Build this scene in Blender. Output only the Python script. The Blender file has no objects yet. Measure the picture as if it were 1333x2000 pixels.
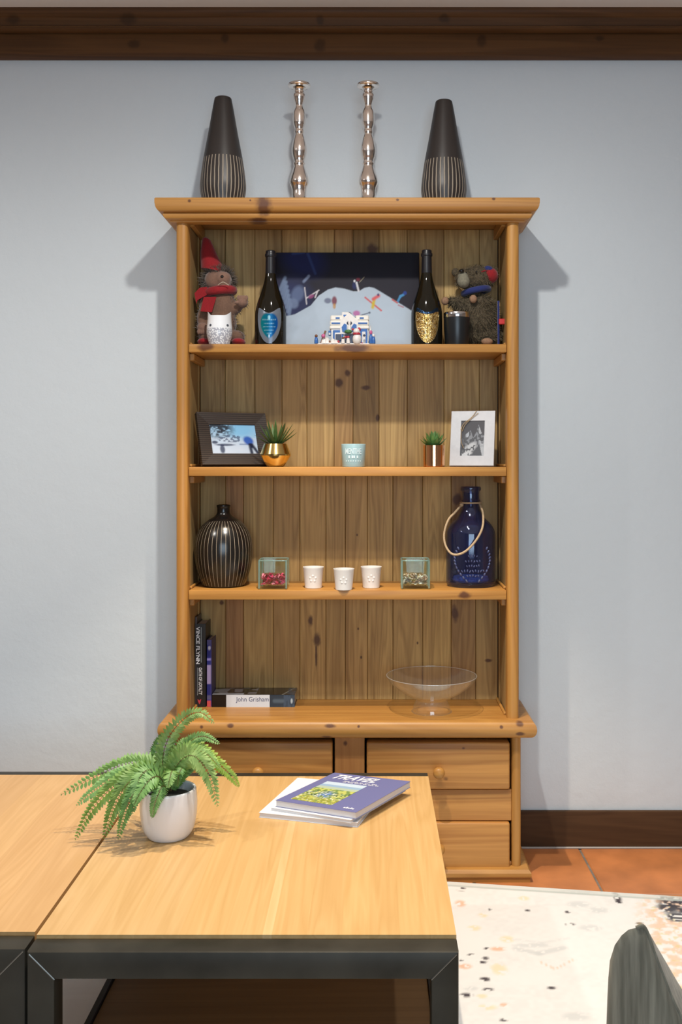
import bpy, bmesh, math, random
import numpy as np
from mathutils import Vector, Matrix, Euler

random.seed(7)
RNG = np.random.default_rng(11)
S = bpy.context.scene
COL = S.collection

# ------------------------------------------------------------------ camera
F, CX, CY, H = 1944.0, 728.0, 900.0, 1.363      # focal length in px, principal point, eye height
cam_d = bpy.data.cameras.new('camera')
cam = bpy.data.objects.new('camera', cam_d)
COL.objects.link(cam)
cam.location = (0, 0, H)
cam.rotation_euler = (math.pi / 2, 0, 0)
cam_d.sensor_fit = 'VERTICAL'
cam_d.sensor_height = 36.0
cam_d.sensor_width = 24.0
cam_d.lens = 36.0 * F / 2000.0
cam_d.shift_x = (666.5 - CX) / 2000.0
cam_d.shift_y = (CY - 1000.0) / 2000.0
cam_d.clip_start = 0.05
S.camera = cam

# ------------------------------------------------------------------ light and exposure
W = bpy.data.worlds.new('world')
S.world = W
W.use_nodes = True
W.node_tree.nodes['Background'].inputs[0].default_value = (0.62, 0.78, 1.0, 1)
W.node_tree.nodes['Background'].inputs[1].default_value = 0.6


def area(name, loc, rot, sx, sy, power, color):
    d = bpy.data.lights.new(name, 'AREA')
    d.shape = 'RECTANGLE'
    d.size, d.size_y, d.energy, d.color = sx, sy, power, color
    o = bpy.data.objects.new(name, d)
    COL.objects.link(o)
    o.location, o.rotation_euler = loc, rot
    return o


def spot(name, loc, target, power, color, angle=100, blend=0.9, radius=0.04):
    d = bpy.data.lights.new(name, 'SPOT')
    d.energy, d.color, d.spot_size, d.spot_blend = power, color, math.radians(angle), blend
    d.shadow_soft_size = radius
    o = bpy.data.objects.new(name, d)
    COL.objects.link(o)
    o.location = loc
    o.rotation_euler = (Vector(target) - Vector(loc)).to_track_quat('-Z', 'Y').to_euler()
    return o


WARM = (1.0, 0.84, 0.64)
area('window_daylight', (0.25, -2.28, 1.45), (math.pi / 2, 0, 0), 2.3, 1.8, 74, (0.66, 0.84, 1.0))
spot('ceiling_spot_table', (-0.16, 2.45, 2.90), (-0.2, 2.38, 0), 180, WARM, 72, 0.45, 0.018)
spot('ceiling_spot_middle', (-0.05, 1.95, 2.90), (-0.05, 2.45, 0.0), 122, (1.0, 0.97, 0.91), 164, 1.0, 0.035)
spot('ceiling_spot_east', (1.2, 1.8, 2.90), (1.05, 2.1, 0.0), 82, (1.0, 0.96, 0.90), 76, 0.8, 0.04)
spot('ceiling_spot_west', (-1.8, 1.8, 2.90), (-1.7, 2.6, 0.0), 84, (1.0, 0.97, 0.91), 140, 1.0, 0.05)

S.view_settings.view_transform = 'Standard'
S.view_settings.look = 'None'
S.view_settings.gamma = 1.0
S.view_settings.use_curve_mapping = False
S.view_settings.exposure = 0.0
S.cycles.use_denoising = True
S.cycles.sample_clamp_indirect = 4.0
S.cycles.max_bounces = 10


# ------------------------------------------------------------------ helpers
def lin(r, g, b):
    return tuple(((c / 255.0) / 12.92 if c <= 10.3 else ((c / 255.0 + 0.055) / 1.055) ** 2.4) for c in (r, g, b))


def P(px, py, Y):
    """point that stands at depth Y and shows at photo pixel (px, py)"""
    return Vector(((px - CX) * Y / F, Y, H - (py - CY) * Y / F))


def XX(px, Y):
    return (px - CX) * Y / F


def ZZ(py, Y):
    return H - (py - CY) * Y / F


def on_plane(px, py, z):
    Y = (H - z) * F / (py - CY)
    return Vector(((px - CX) * Y / F, Y, z))


ORG = {}


def tag(o, label, cat, group=None, kind=None):
    if label:
        o['label'] = label
    if cat:
        o['category'] = cat
    if group:
        o['group'] = group
    if kind:
        o['kind'] = kind
    return o


def root(name, loc, label, cat, group=None):
    o = bpy.data.objects.new(name, None)
    o.empty_display_size = 0.05
    COL.objects.link(o)
    o.location = loc
    ORG[o] = Vector(loc)
    return tag(o, label, cat, group)


class G:
    """collects vertices and faces in world coordinates"""

    def __init__(self):
        self.v, self.f, self.c = [], [], None

    def add(self, vs, fs):
        n = len(self.v)
        self.v += [tuple(p) for p in vs]
        self.f += [tuple(i + n for i in f) for f in fs]
        return self

    def box(self, x0, x1, y0, y1, z0, z1, M=None):
        vs = [Vector(p) for p in ((x0, y0, z0), (x1, y0, z0), (x1, y1, z0), (x0, y1, z0), (x0, y0, z1), (x1, y0, z1), (x1, y1, z1), (x0, y1, z1))]
        if M is not None:
            vs = [M @ p for p in vs]
        return self.add(vs, [(3, 2, 1, 0), (4, 5, 6, 7), (0, 1, 5, 4), (1, 2, 6, 5), (2, 3, 7, 6), (3, 0, 4, 7)])

    def rbox(self, x0, x1, y0, y1, z0, z1, r=0.003, seg=2, M=None):
        bm = bmesh.new()
        bmesh.ops.create_cube(bm, size=1)
        for v in bm.verts:
            v.co = Vector((x0 + (v.co.x + .5) * (x1 - x0), y0 + (v.co.y + .5) * (y1 - y0), z0 + (v.co.z + .5) * (z1 - z0)))
        r = min(r, 0.49 * min(abs(x1 - x0), abs(y1 - y0), abs(z1 - z0)))
        bmesh.ops.bevel(bm, geom=bm.edges[:], offset=r, segments=seg, profile=0.5, affect='EDGES')
        return self.bm(bm, M)

    def bm(self, bm, M=None):
        bm.verts.index_update()
        vs = [(M @ v.co if M is not None else v.co.copy()) for v in bm.verts]
        fs = [tuple(v.index for v in f.verts) for f in bm.faces]
        bm.free()
        return self.add(vs, fs)

    def lathe(self, prof, c, seg=40, sx=1.0, sy=1.0, M=None, closed=False):
        """prof [(r, z)] from bottom to top about the vertical axis through c"""
        vs, fs, rings = [], [], []
        for r, z in prof:
            if r < 1e-6:
                rings.append([len(vs)])
                vs.append(Vector((0, 0, z)))
            else:
                rings.append(list(range(len(vs), len(vs) + seg)))
                for k in range(seg):
                    a = 2 * math.pi * k / seg
                    vs.append(Vector((r * sx * math.cos(a), r * sy * math.sin(a), z)))
        pairs = list(zip(rings[:-1], rings[1:]))
        if closed:
            pairs.append((rings[-1], rings[0]))
        for A, B in pairs:
            for k in range(seg):
                k2 = (k + 1) % seg
                if len(A) == 1 and len(B) == 1:
                    continue
                if len(A) == 1:
                    fs.append((A[0], B[k2], B[k]))
                elif len(B) == 1:
                    fs.append((A[k], A[k2], B[0]))
                else:
                    fs.append((A[k], A[k2], B[k2], B[k]))
        c = Vector(c)
        vs = [(M @ p if M is not None else p) + c for p in vs]
        return self.add(vs, fs)

    def ell(self, c, r, seg=20, rings=12, M=None):
        prof = [(math.sin(math.pi * i / rings), -math.cos(math.pi * i / rings)) for i in range(rings + 1)]
        prof[0], prof[-1] = (0, -1), (0, 1)
        D = Matrix.Diagonal((r[0], r[1], r[2])).to_4x4()
        return self.lathe(prof, c, seg, M=(M @ D if M is not None else D))

    def tube(self, pts, rad, seg=8, closed=False, cap=True):
        pts = [Vector(p) for p in pts]
        n = len(pts)
        rs = rad if isinstance(rad, (list, tuple)) else [rad] * n
        vs, fs = [], []
        up = Vector((0, 0, 1))
        prev = None
        for i, p in enumerate(pts):
            a = pts[i - 1] if (i > 0 or closed) else p
            b = pts[(i + 1) % n] if (i < n - 1 or closed) else p
            t = (b - a).normalized()
            if prev is None:
                s = t.cross(up if abs(t.z) < 0.95 else Vector((1, 0, 0))).normalized()
            else:
                s = (prev - t * prev.dot(t)).normalized()
            prev = s
            u = s.cross(t)
            for k in range(seg):
                a_ = 2 * math.pi * k / seg
                vs.append(p + (s * math.cos(a_) + u * math.sin(a_)) * rs[i])
        m = n if closed else n - 1
        for i in range(m):
            j = (i + 1) % n
            for k in range(seg):
                k2 = (k + 1) % seg
                fs.append((i * seg + k, i * seg + k2, j * seg + k2, j * seg + k))
        if cap and not closed:
            fs.append(tuple(range(seg))[::-1])
            fs.append(tuple(range((n - 1) * seg, n * seg)))
        return self.add(vs, fs)

    def prism(self, poly, axis, a, b):
        """poly of 2-D points extruded along 'x', 'y' or 'z' from a to b"""
        def at(p, t):
            return {'x': (t, p[0], p[1]), 'y': (p[0], t, p[1]), 'z': (p[0], p[1], t)}[axis]
        n = len(poly)
        vs = [at(p, a) for p in poly] + [at(p, b) for p in poly]
        fs = [tuple(range(n))[::-1], tuple(range(n, 2 * n))] + [(i, (i + 1) % n, n + (i + 1) % n, n + i) for i in range(n)]
        return self.add(vs, fs)

    def usweep(self, prof, xl, xr, yf, yb):
        """closed profile [(offset, z)] swept round the left, front and right of a carcass with mitred corners"""
        n = len(prof)
        vs = []
        for st in range(4):
            for o, z in prof:
                vs.append(((xl - o, yb, z), (xl - o, yf - o, z), (xr + o, yf - o, z), (xr + o, yb, z))[st])
        fs = []
        for st in range(3):
            for i in range(n):
                j = (i + 1) % n
                fs.append((st * n + i, st * n + j, (st + 1) * n + j, (st + 1) * n + i))
        fs += [tuple(range(n)), tuple(range(3 * n, 4 * n))[::-1]]
        return self.add(vs, fs)

    def grid(self, nx, ny, fn):
        vs = [fn(i / nx, j / ny) for j in range(ny + 1) for i in range(nx + 1)]
        fs = [(j * (nx + 1) + i, j * (nx + 1) + i + 1, (j + 1) * (nx + 1) + i + 1, (j + 1) * (nx + 1) + i) for j in range(ny) for i in range(nx)]
        return self.add(vs, fs)


def mk(name, g, mat, parent=None, smooth=None, origin=None, colors=None, recalc=True, color=None):
    v = np.array(g.v, dtype=np.float64)
    if origin is None:
        lo, hi = v.min(0), v.max(0)
        origin = Vector(((lo[0] + hi[0]) / 2, (lo[1] + hi[1]) / 2, lo[2]))
    origin = Vector(origin)
    me = bpy.data.meshes.new(name)
    me.from_pydata([tuple(p) for p in (v - np.array(origin))], [], g.f)
    if recalc:
        bm = bmesh.new()
        bm.from_mesh(me)
        bmesh.ops.recalc_face_normals(bm, faces=bm.faces[:])
        bm.to_mesh(me)
        bm.free()
    if colors is not None:
        at = me.color_attributes.new('Col', 'FLOAT_COLOR', 'POINT')
        c = np.ones((len(me.vertices), 4), dtype=np.float32)
        c[:, :3] = colors
        at.data.foreach_set('color', c.ravel())
    if smooth is not None:
        me.polygons.foreach_set('use_smooth', [True] * len(me.polygons))
        if smooth < 180:
            me.set_sharp_from_angle(angle=math.radians(smooth))
    me.update()
    me.materials.append(mat)
    o = bpy.data.objects.new(name, me)
    COL.objects.link(o)
    o.location = origin
    ORG[o] = origin
    if parent is not None:
        o.parent = parent
        o.location = origin - ORG[parent]
    if color is not None:
        o.color = (*color, 1)
    return o


def copy_tree(o, delta, label=None, parent=None):
    c = o.copy()
    COL.objects.link(c)
    if parent is None:
        c.location = o.location + Vector(delta)
        ORG[c] = c.location.copy()
        if label:
            c['label'] = label
    else:
        c.parent = parent
    for ch in [x for x in o.children]:
        copy_tree(ch, delta, None, c)
    return c


def structure(o):
    o['kind'] = 'structure'
    return o


def spline(pts, n):
    """Catmull-Rom through pts"""
    pts = [Vector(p) for p in pts]
    q = [2 * pts[0] - pts[1]] + pts + [2 * pts[-1] - pts[-2]]
    out = []
    m = len(pts) - 1
    for i in range(n + 1):
        t = i / n * m
        k = min(int(t), m - 1)
        u = t - k
        a, b, c, d = q[k], q[k + 1], q[k + 2], q[k + 3]
        out.append(0.5 * ((2 * b) + (c - a) * u + (2 * a - 5 * b + 4 * c - d) * u * u + (3 * b - a - 3 * c + d) * u ** 3))
    return out


def smooth_profile(pts, n):
    return [(max(p.x, 0.0), p.y) for p in spline([Vector((a, b, 0)) for a, b in pts], n)]


def text_geo(s, bold=0.0):
    cu = bpy.data.curves.new('lettering', 'FONT')
    cu.body = s
    cu.size = 1.0
    cu.offset = bold
    cu.resolution_u = 3
    ob = bpy.data.objects.new('lettering', cu)
    COL.objects.link(ob)
    bpy.context.view_layer.update()
    me = bpy.data.meshes.new_from_object(ob.evaluated_get(bpy.context.evaluated_depsgraph_get()))
    v = np.array([tuple(p.co) for p in me.vertices])
    f = [tuple(p.vertices) for p in me.polygons]
    bpy.data.objects.remove(ob)
    bpy.data.curves.remove(cu)
    bpy.data.meshes.remove(me)
    lo, hi = v.min(0), v.max(0)
    uv = (v[:, :2] - lo[:2]) / (hi[:2] - lo[:2])
    return uv, f


def text(name, s, mapping, mat, parent, bold=0.0, shear=0.0):
    """flat lettering; mapping(u, v) gives the world point for u, v in 0..1 of its box"""
    uv, f = text_geo(s, bold)
    g = G()
    g.v = [tuple(mapping(u + shear * (v - 0.5), v)) for u, v in uv]
    g.f = f
    return mk(name, g, mat, parent, recalc=False)


# ------------------------------------------------------------------ materials
def new_mat(name):
    m = bpy.data.materials.new(name)
    m.use_nodes = True
    nt = m.node_tree
    return m, nt, nt.nodes['Principled BSDF']


def node(nt, t, **kw):
    n = nt.nodes.new(t)
    for k, v in kw.items():
        if k.startswith('i_'):
            n.inputs[k[2:].replace('_', ' ')].default_value = v
        else:
            setattr(n, k, v)
    return n


def math_n(nt, op, a, b=None):
    n = nt.nodes.new('ShaderNodeMath')
    n.operation = op
    for i, x in enumerate((a, b)):
        if x is None:
            continue
        if isinstance(x, (int, float)):
            n.inputs[i].default_value = x
        else:
            nt.links.new(x, n.inputs[i])
    return n.outputs[0]


def ramp(nt, fac, stops):
    n = nt.nodes.new('ShaderNodeValToRGB')
    cr = n.color_ramp
    while len(cr.elements) < len(stops):
        cr.elements.new(0.5)
    for e, (p, c) in zip(cr.elements, stops):
        e.position = p
        e.color = (*c, 1) if len(c) == 3 else c
    nt.links.new(fac, n.inputs[0])
    return n.outputs[0]


def mixc(nt, fac, a, b, mode='MIX'):
    n = nt.nodes.new('ShaderNodeMix')
    n.data_type = 'RGBA'
    n.blend_type = mode
    n.clamp_factor = True
    for sock, x in ((n.inputs[0], fac), (n.inputs[6], a), (n.inputs[7], b)):
        if isinstance(x, (int, float)):
            sock.default_value = x
        elif isinstance(x, tuple):
            sock.default_value = (*x, 1) if len(x) == 3 else x
        else:
            nt.links.new(x, sock)
    return n.outputs[2]


def bump(nt, height, strength, dist=0.002):
    n = nt.nodes.new('ShaderNodeBump')
    n.inputs['Strength'].default_value = strength
    n.inputs['Distance'].default_value = dist
    nt.links.new(height, n.inputs['Height'])
    return n.outputs[0]


def plain(name, c, rough=0.5, metal=0.0, spec=0.5, noise=0.0, nscale=60, coat=0.0, sheen=0.0, objcol=False):
    m, nt, b = new_mat(name)
    b.inputs['Base Color'].default_value = (*c, 1)
    b.inputs['Roughness'].default_value = rough
    b.inputs['Metallic'].default_value = metal
    b.inputs['Specular IOR Level'].default_value = spec
    b.inputs['Coat Weight'].default_value = coat
    b.inputs['Sheen Weight'].default_value = sheen
    col = None
    if noise:
        tc = node(nt, 'ShaderNodeTexCoord')
        nz = node(nt, 'ShaderNodeTexNoise', i_Scale=nscale, i_Detail=4.0)
        nt.links.new(tc.outputs['Object'], nz.inputs['Vector'])
        lo = tuple(x * (1 - noise) for x in c)
        hi = tuple(min(1, x * (1 + noise)) for x in c)
        col = ramp(nt, nz.outputs[0], [(0.3, lo), (0.7, hi)])
        nt.links.new(bump(nt, nz.outputs[0], 0.15), b.inputs['Normal'])
    if objcol:
        oi = node(nt, 'ShaderNodeObjectInfo')
        col = mixc(nt, 1.0, col if col is not None else c, oi.outputs['Color'], 'MULTIPLY')
    if col is not None:
        nt.links.new(col, b.inputs['Base Color'])
    return m


def printed(name, rough=0.4, metal=0.0, coat=0.0, bumpy=0.0):
    m, nt, b = new_mat(name)
    at = node(nt, 'ShaderNodeAttribute', attribute_name='Col')
    nt.links.new(at.outputs['Color'], b.inputs['Base Color'])
    b.inputs['Specular IOR Level'].default_value = 0.3
    b.inputs['Roughness'].default_value = rough
    b.inputs['Metallic'].default_value = metal
    b.inputs['Coat Weight'].default_value = coat
    if bumpy:
        tc = node(nt, 'ShaderNodeTexCoord')
        nz = node(nt, 'ShaderNodeTexVoronoi', i_Scale=220.0)
        nt.links.new(tc.outputs['Object'], nz.inputs['Vector'])
        nt.links.new(bump(nt, nz.outputs[0], bumpy, 0.003), b.inputs['Normal'])
    return m


def glass(name, c, rough=0.02, ior=1.45):
    m, nt, b = new_mat(name)
    b.inputs['Base Color'].default_value = (*c, 1)
    b.inputs['Roughness'].default_value = rough
    b.inputs['IOR'].default_value = ior
    b.inputs['Transmission Weight'].default_value = 1.0
    return m


def thin_glass(name, tint, body=None, amount=0.0, gloss=0.06):
    """clear sheet glass: light passes straight through, edges mirror more"""
    m, nt, b = new_mat(name)
    tr = node(nt, 'ShaderNodeBsdfTransparent')
    tr.inputs['Color'].default_value = (*tint, 1)
    gl = node(nt, 'ShaderNodeBsdfGlossy')
    gl.inputs['Roughness'].default_value = .03
    gl.inputs['Color'].default_value = (.95, 1, 1, 1)
    lw = node(nt, 'ShaderNodeLayerWeight')
    lw.inputs['Blend'].default_value = .35
    fac = math_n(nt, 'ADD', math_n(nt, 'MULTIPLY', math_n(nt, 'POWER', lw.outputs['Facing'], 2.5), .6), gloss)
    last = tr.outputs[0]
    if body is not None:
        df = node(nt, 'ShaderNodeBsdfDiffuse')
        df.inputs['Color'].default_value = (*body, 1)
        mx = node(nt, 'ShaderNodeMixShader')
        mx.inputs[0].default_value = amount
        nt.links.new(last, mx.inputs[1])
        nt.links.new(df.outputs[0], mx.inputs[2])
        last = mx.outputs[0]
    mx = node(nt, 'ShaderNodeMixShader')
    nt.links.new(fac, mx.inputs[0])
    nt.links.new(last, mx.inputs[1])
    nt.links.new(gl.outputs[0], mx.inputs[2])
    nt.links.new(mx.outputs[0], nt.nodes['Material Output'].inputs['Surface'])
    return m


def wood(name, light, dark, axis='z', line=0.5, rough=0.42, ring=9.0, fine=160.0, knots=(), knotc=(0.085, 0.026, 0.012), coat=0.04, spread=0.35, kmix=0.88, spec=0.4):
    """grain runs along axis; knots are (x, y, z, rx, ry, rz) in the room"""
    m, nt, b = new_mat(name)
    tc = node(nt, 'ShaderNodeTexCoord')
    oi = node(nt, 'ShaderNodeObjectInfo')
    sc = {'x': (0.06, 1, 1), 'y': (1, 0.06, 1), 'z': (1, 1, 0.06)}[axis]
    off = node(nt, 'ShaderNodeVectorMath', operation='MULTIPLY_ADD')
    comb = node(nt, 'ShaderNodeCombineXYZ')
    r = oi.outputs['Random']
    for i, k in enumerate((7.3, 13.1, 5.7)):
        nt.links.new(math_n(nt, 'MULTIPLY', r, k), comb.inputs[i])
    nt.links.new(tc.outputs['Object'], off.inputs[0])
    off.inputs[1].default_value = (1, 1, 1)
    nt.links.new(comb.outputs[0], off.inputs[2])
    mp = node(nt, 'ShaderNodeMapping')
    mp.inputs['Scale'].default_value = sc
    nt.links.new(off.outputs[0], mp.inputs['Vector'])
    vec = mp.outputs[0]
    if knots:
        geo = node(nt, 'ShaderNodeNewGeometry')
        warp = node(nt, 'ShaderNodeTexNoise', i_Scale=45.0, i_Detail=2.0)
        nt.links.new(geo.outputs['Position'], warp.inputs['Vector'])
        mask = None
        for (kx, ky, kz, rx, ry, rz) in knots:
            d = node(nt, 'ShaderNodeVectorMath', operation='SUBTRACT')
            nt.links.new(geo.outputs['Position'], d.inputs[0])
            d.inputs[1].default_value = (kx, ky, kz)
            q = node(nt, 'ShaderNodeVectorMath', operation='DIVIDE')
            nt.links.new(d.outputs[0], q.inputs[0])
            q.inputs[1].default_value = (rx, ry, rz)
            ln = node(nt, 'ShaderNodeVectorMath', operation='LENGTH')
            nt.links.new(q.outputs[0], ln.inputs[0])
            x = math_n(nt, 'ADD', ln.outputs['Value'], math_n(nt, 'MULTIPLY', math_n(nt, 'SUBTRACT', warp.outputs[0], 0.5), 0.9))
            mr = node(nt, 'ShaderNodeMapRange')
            mr.interpolation_type = 'SMOOTHSTEP'
            mr.inputs['From Min'].default_value = 1.3
            mr.inputs['From Max'].default_value = 0.5
            nt.links.new(x, mr.inputs['Value'])
            mask = mr.outputs[0] if mask is None else math_n(nt, 'MAXIMUM', mask, mr.outputs[0])
    broad = node(nt, 'ShaderNodeTexNoise', i_Scale=ring, i_Detail=3.0, i_Distortion=0.6)
    nt.links.new(vec, broad.inputs['Vector'])
    rings = math_n(nt, 'FRACT', math_n(nt, 'MULTIPLY', broad.outputs[0], 9.0))
    rings = math_n(nt, 'ABSOLUTE', math_n(nt, 'SUBTRACT', rings, 0.5))
    fin = node(nt, 'ShaderNodeTexNoise', i_Scale=fine, i_Detail=2.0)
    mp2 = node(nt, 'ShaderNodeMapping')
    mp2.inputs['Scale'].default_value = tuple(1 if s == 1 else 0.25 for s in sc)
    nt.links.new(vec, mp2.inputs['Vector'])
    nt.links.new(mp2.outputs[0], fin.inputs['Vector'])
    tone = math_n(nt, 'ADD', math_n(nt, 'MULTIPLY', rings, 2 * line * 0.55), math_n(nt, 'MULTIPLY', fin.outputs[0], line * 0.75))
    tone = math_n(nt, 'ADD', tone, math_n(nt, 'MULTIPLY', math_n(nt, 'SUBTRACT', broad.outputs[0], 0.5), spread * 2))
    col = ramp(nt, tone, [(0.12, light), (0.85, dark)])
    col = mixc(nt, 1.0, col, oi.outputs['Color'], 'MULTIPLY')
    if knots:
        col = mixc(nt, math_n(nt, 'MULTIPLY', mask, kmix), col, knotc)
    nt.links.new(col, b.inputs['Base Color'])
    b.inputs['Roughness'].default_value = rough
    b.inputs['Coat Weight'].default_value = coat
    b.inputs['Specular IOR Level'].default_value = spec
    b.inputs['Coat Roughness'].default_value = 0.3
    nt.links.new(bump(nt, tone, 0.12, 0.001), b.inputs['Normal'])
    return m


PINE_L, PINE_D = (0.50, 0.250, 0.062), (0.28, 0.110, 0.021)
M = {}
M['pine_z'] = wood('pine_upright', PINE_L, PINE_D, 'z')
M['pine_y'] = wood('pine_depthwise', PINE_L, PINE_D, 'y')


def kn(px, py, Y, rpx, rpy, ry=0.02):
    p = P(px, py, Y)
    return (p.x, p.y, p.z, rpx * Y / F, ry, rpy * Y / F)


M['pine_cornice'] = wood('pine_cornice', PINE_L, PINE_D, 'x', knots=[kn(516, 402, 3.2, 16, 22, 0.06), kn(370, 392, 3.18, 3.5, 3), kn(489, 391, 3.18, 2, 2), kn(777, 390, 3.18, 3, 2.5), kn(965, 388, 3.18, 3.5, 3), kn(505, 432, 3.22, 18, 6, 0.05)])
M['pine_counter'] = wood('pine_counter', PINE_L, PINE_D, 'x', knots=[kn(394, 1420, 3.2, 3.5, 3.5), kn(450, 1418, 3.2, 7, 4), kn(645, 1418, 3.2, 11, 4), kn(701, 1419, 3.2, 3, 3), kn(980, 1420, 3.2, 3.5, 3.5), kn(1016, 1414, 3.2, 8, 6), kn(1017, 1433, 3.2, 9, 4), kn(638, 1441, 3.2, 12, 4)])
M['pine_shelf'] = wood('pine_shelf', PINE_L, PINE_D, 'x', knots=[kn(402, 677, 3.25, 17, 9), kn(690, 680, 3.25, 34, 9), kn(908, 1163, 3.25, 13, 8)])
M['pine_drawer'] = wood('pine_drawer', (0.56, 0.275, 0.075), (0.31, 0.118, 0.026), 'x', line=0.6, knots=[kn(872, 1523, 3.22, 6, 5), kn(907, 1464, 3.22, 4, 3)])
M['pine_stile'] = wood('pine_stile', (0.50, 0.24, 0.075), (0.32, 0.12, 0.035), 'z', knots=[kn(675, 1453, 3.24, 5, 6)])
BK_L, BK_D = (0.56, 0.375, 0.145), (0.29, 0.170, 0.055)
YB = 3.495
M['plank_up'] = wood('pine_back_upper', BK_L, BK_D, 'z', line=0.68, ring=16, rough=0.6, coat=0.05, spread=0.5, knots=[kn(663, 748, YB, 9, 10), kn(679, 728, YB, 6, 7), kn(727, 487, YB, 11, 12), kn(738, 816, YB, 4, 8), kn(715, 757, YB, 9, 5)], knotc=(0.080, 0.030, 0.014))
M['plank_low'] = wood('pine_back_lower', BK_L, BK_D, 'z', line=0.68, ring=16, rough=0.6, coat=0.05, spread=0.5, knots=[kn(619, 1250, YB, 8, 13), kn(618, 1280, YB, 2.5, 28), kn(607, 1212, YB, 5, 12), kn(893, 976, YB, 9, 11), kn(889, 1198, YB, 7, 17), kn(433, 1177, YB, 5, 5), kn(700, 1228, YB, 2, 3), kn(706, 1284, YB, 2, 3), kn(816, 1256, YB, 2, 3), kn(698, 1045, YB, 2, 3), kn(955, 1290, YB, 8, 4)], knotc=(0.075, 0.026, 0.012))
M['side_in'] = wood('pine_side_panel', (0.40, 0.27, 0.11), (0.22, 0.13, 0.05), 'z', rough=0.6, coat=0.05)
M['dark_beam'] = wood('dark_stained_wood', (0.105, 0.046, 0.016), (0.030, 0.012, 0.005), 'x', coat=0.0, spec=0.18, rough=0.5, ring=7, spread=0.5,
                      knots=[kn(25, 38, 3.45, 14, 9), kn(250, 38, 3.45, 16, 12), kn(262, 85, 3.46, 12, 10), kn(440, 75, 3.46, 8, 10), kn(625, 88, 3.46, 12, 14), kn(625, 40, 3.45, 8, 10), kn(868, 36, 3.45, 12, 8), kn(942, 80, 3.46, 9, 14), kn(1172, 74, 3.46, 10, 6)], knotc=(0.014, 0.007, 0.004), kmix=0.5)
M['base_wood'] = wood('dark_skirting_wood', (0.088, 0.046, 0.022), (0.034, 0.017, 0.009), 'x', coat=0.0, spec=0.18, rough=0.55, ring=9, spread=0.6)
M['oak'] = wood('oiled_oak_top', (0.62, 0.40, 0.175), (0.50, 0.295, 0.105), 'y', line=0.62, rough=0.42, ring=12, spread=0.3, coat=0.15)
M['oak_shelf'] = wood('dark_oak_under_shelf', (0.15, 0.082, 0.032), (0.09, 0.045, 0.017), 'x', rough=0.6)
M['black'] = plain('black_matter', (0.008, 0.007, 0.006), 0.6)


def plaster(name, c, strength=0.35):
    m, nt, b = new_mat(name)
    tc = node(nt, 'ShaderNodeTexCoord')
    n1 = node(nt, 'ShaderNodeTexNoise', i_Scale=14.0, i_Detail=6.0, i_Roughness=0.6)
    n2 = node(nt, 'ShaderNodeTexNoise', i_Scale=1.2, i_Detail=2.0)
    nt.links.new(tc.outputs['Object'], n1.inputs['Vector'])
    nt.links.new(tc.outputs['Object'], n2.inputs['Vector'])
    col = ramp(nt, n2.outputs[0], [(0.3, tuple(x * 0.97 for x in c)), (0.7, c)])
    nt.links.new(col, b.inputs['Base Color'])
    b.inputs['Roughness'].default_value = 0.85
    nt.links.new(bump(nt, n1.outputs[0], strength, 0.006), b.inputs['Normal'])
    return m


M['plaster'] = plaster('white_plaster', (0.635, 0.69, 0.73), 0.5)
M['ceiling'] = plaster('ceiling_paint', (0.78, 0.73, 0.70), 0.1)
M['far_wall'] = plaster('warm_clay_plaster', (0.30, 0.235, 0.19), 0.3)
M['grout'] = plain('grey_grout', (0.20, 0.17, 0.14), 0.9, noise=0.2)
M['tile'] = plain('terracotta_tile', (0.53, 0.205, 0.065), 0.42, noise=0.22, nscale=7, objcol=True)

# ------------------------------------------------------------------ room
YW = 3.515
XL, XR, YR, ZC = -2.7, 2.6, -2.3, ZZ(14, 3.436)
structure(mk('wall_back', G().box(XL - .1, XR + .1, YW, YW + .1, -0.05, ZC + .05), M['plaster']))
structure(mk('wall_left', G().box(XL - .1, XL, YR, YW, -0.05, ZC + .05), M['far_wall']))
structure(mk('wall_right', G().box(XR, XR + .1, YR, YW, -0.05, ZC + .05), M['far_wall']))
g = G()
wx0, wx1, wz0, wz1 = -0.95, 1.45, 0.55, 2.55
g.box(XL - .1, wx0, YR - .15, YR, -0.05, ZC + .05).box(wx1, XR + .1, YR - .15, YR, -0.05, ZC + .05)
g.box(wx0, wx1, YR - .15, YR, -0.05, wz0).box(wx0, wx1, YR - .15, YR, wz1, ZC + .05)
structure(mk('wall_rear', g, M['far_wall']))
structure(mk('ceiling', G().box(XL - .1, XR + .1, YR - .15, YW + .1, ZC, ZC + .1), M['ceiling']))
floor = structure(mk('floor', G().box(XL - .1, XR + .1, YR - .15, YW + .1, -0.06, -0.003), M['grout']))
TS, GAP = 0.40, 0.007
tile_me = None
x0, y0 = 0.729 - 9 * TS, 3.53 - 15 * TS
for j in range(15):
    for i in range(14):
        a, c = x0 + i * TS, y0 + j * TS
        if a < XL or a + TS > XR or c < YR:
            continue
        k = RNG.uniform(0.86, 1.12)
        o = mk('tile', G().rbox(a + GAP / 2, a + TS - GAP / 2, c + GAP / 2, min(c + TS, YW) - GAP / 2, -0.012, 0.0, 0.003, 1), M['tile'], floor, color=(k, k * RNG.uniform(.94, 1.04), k))

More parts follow.
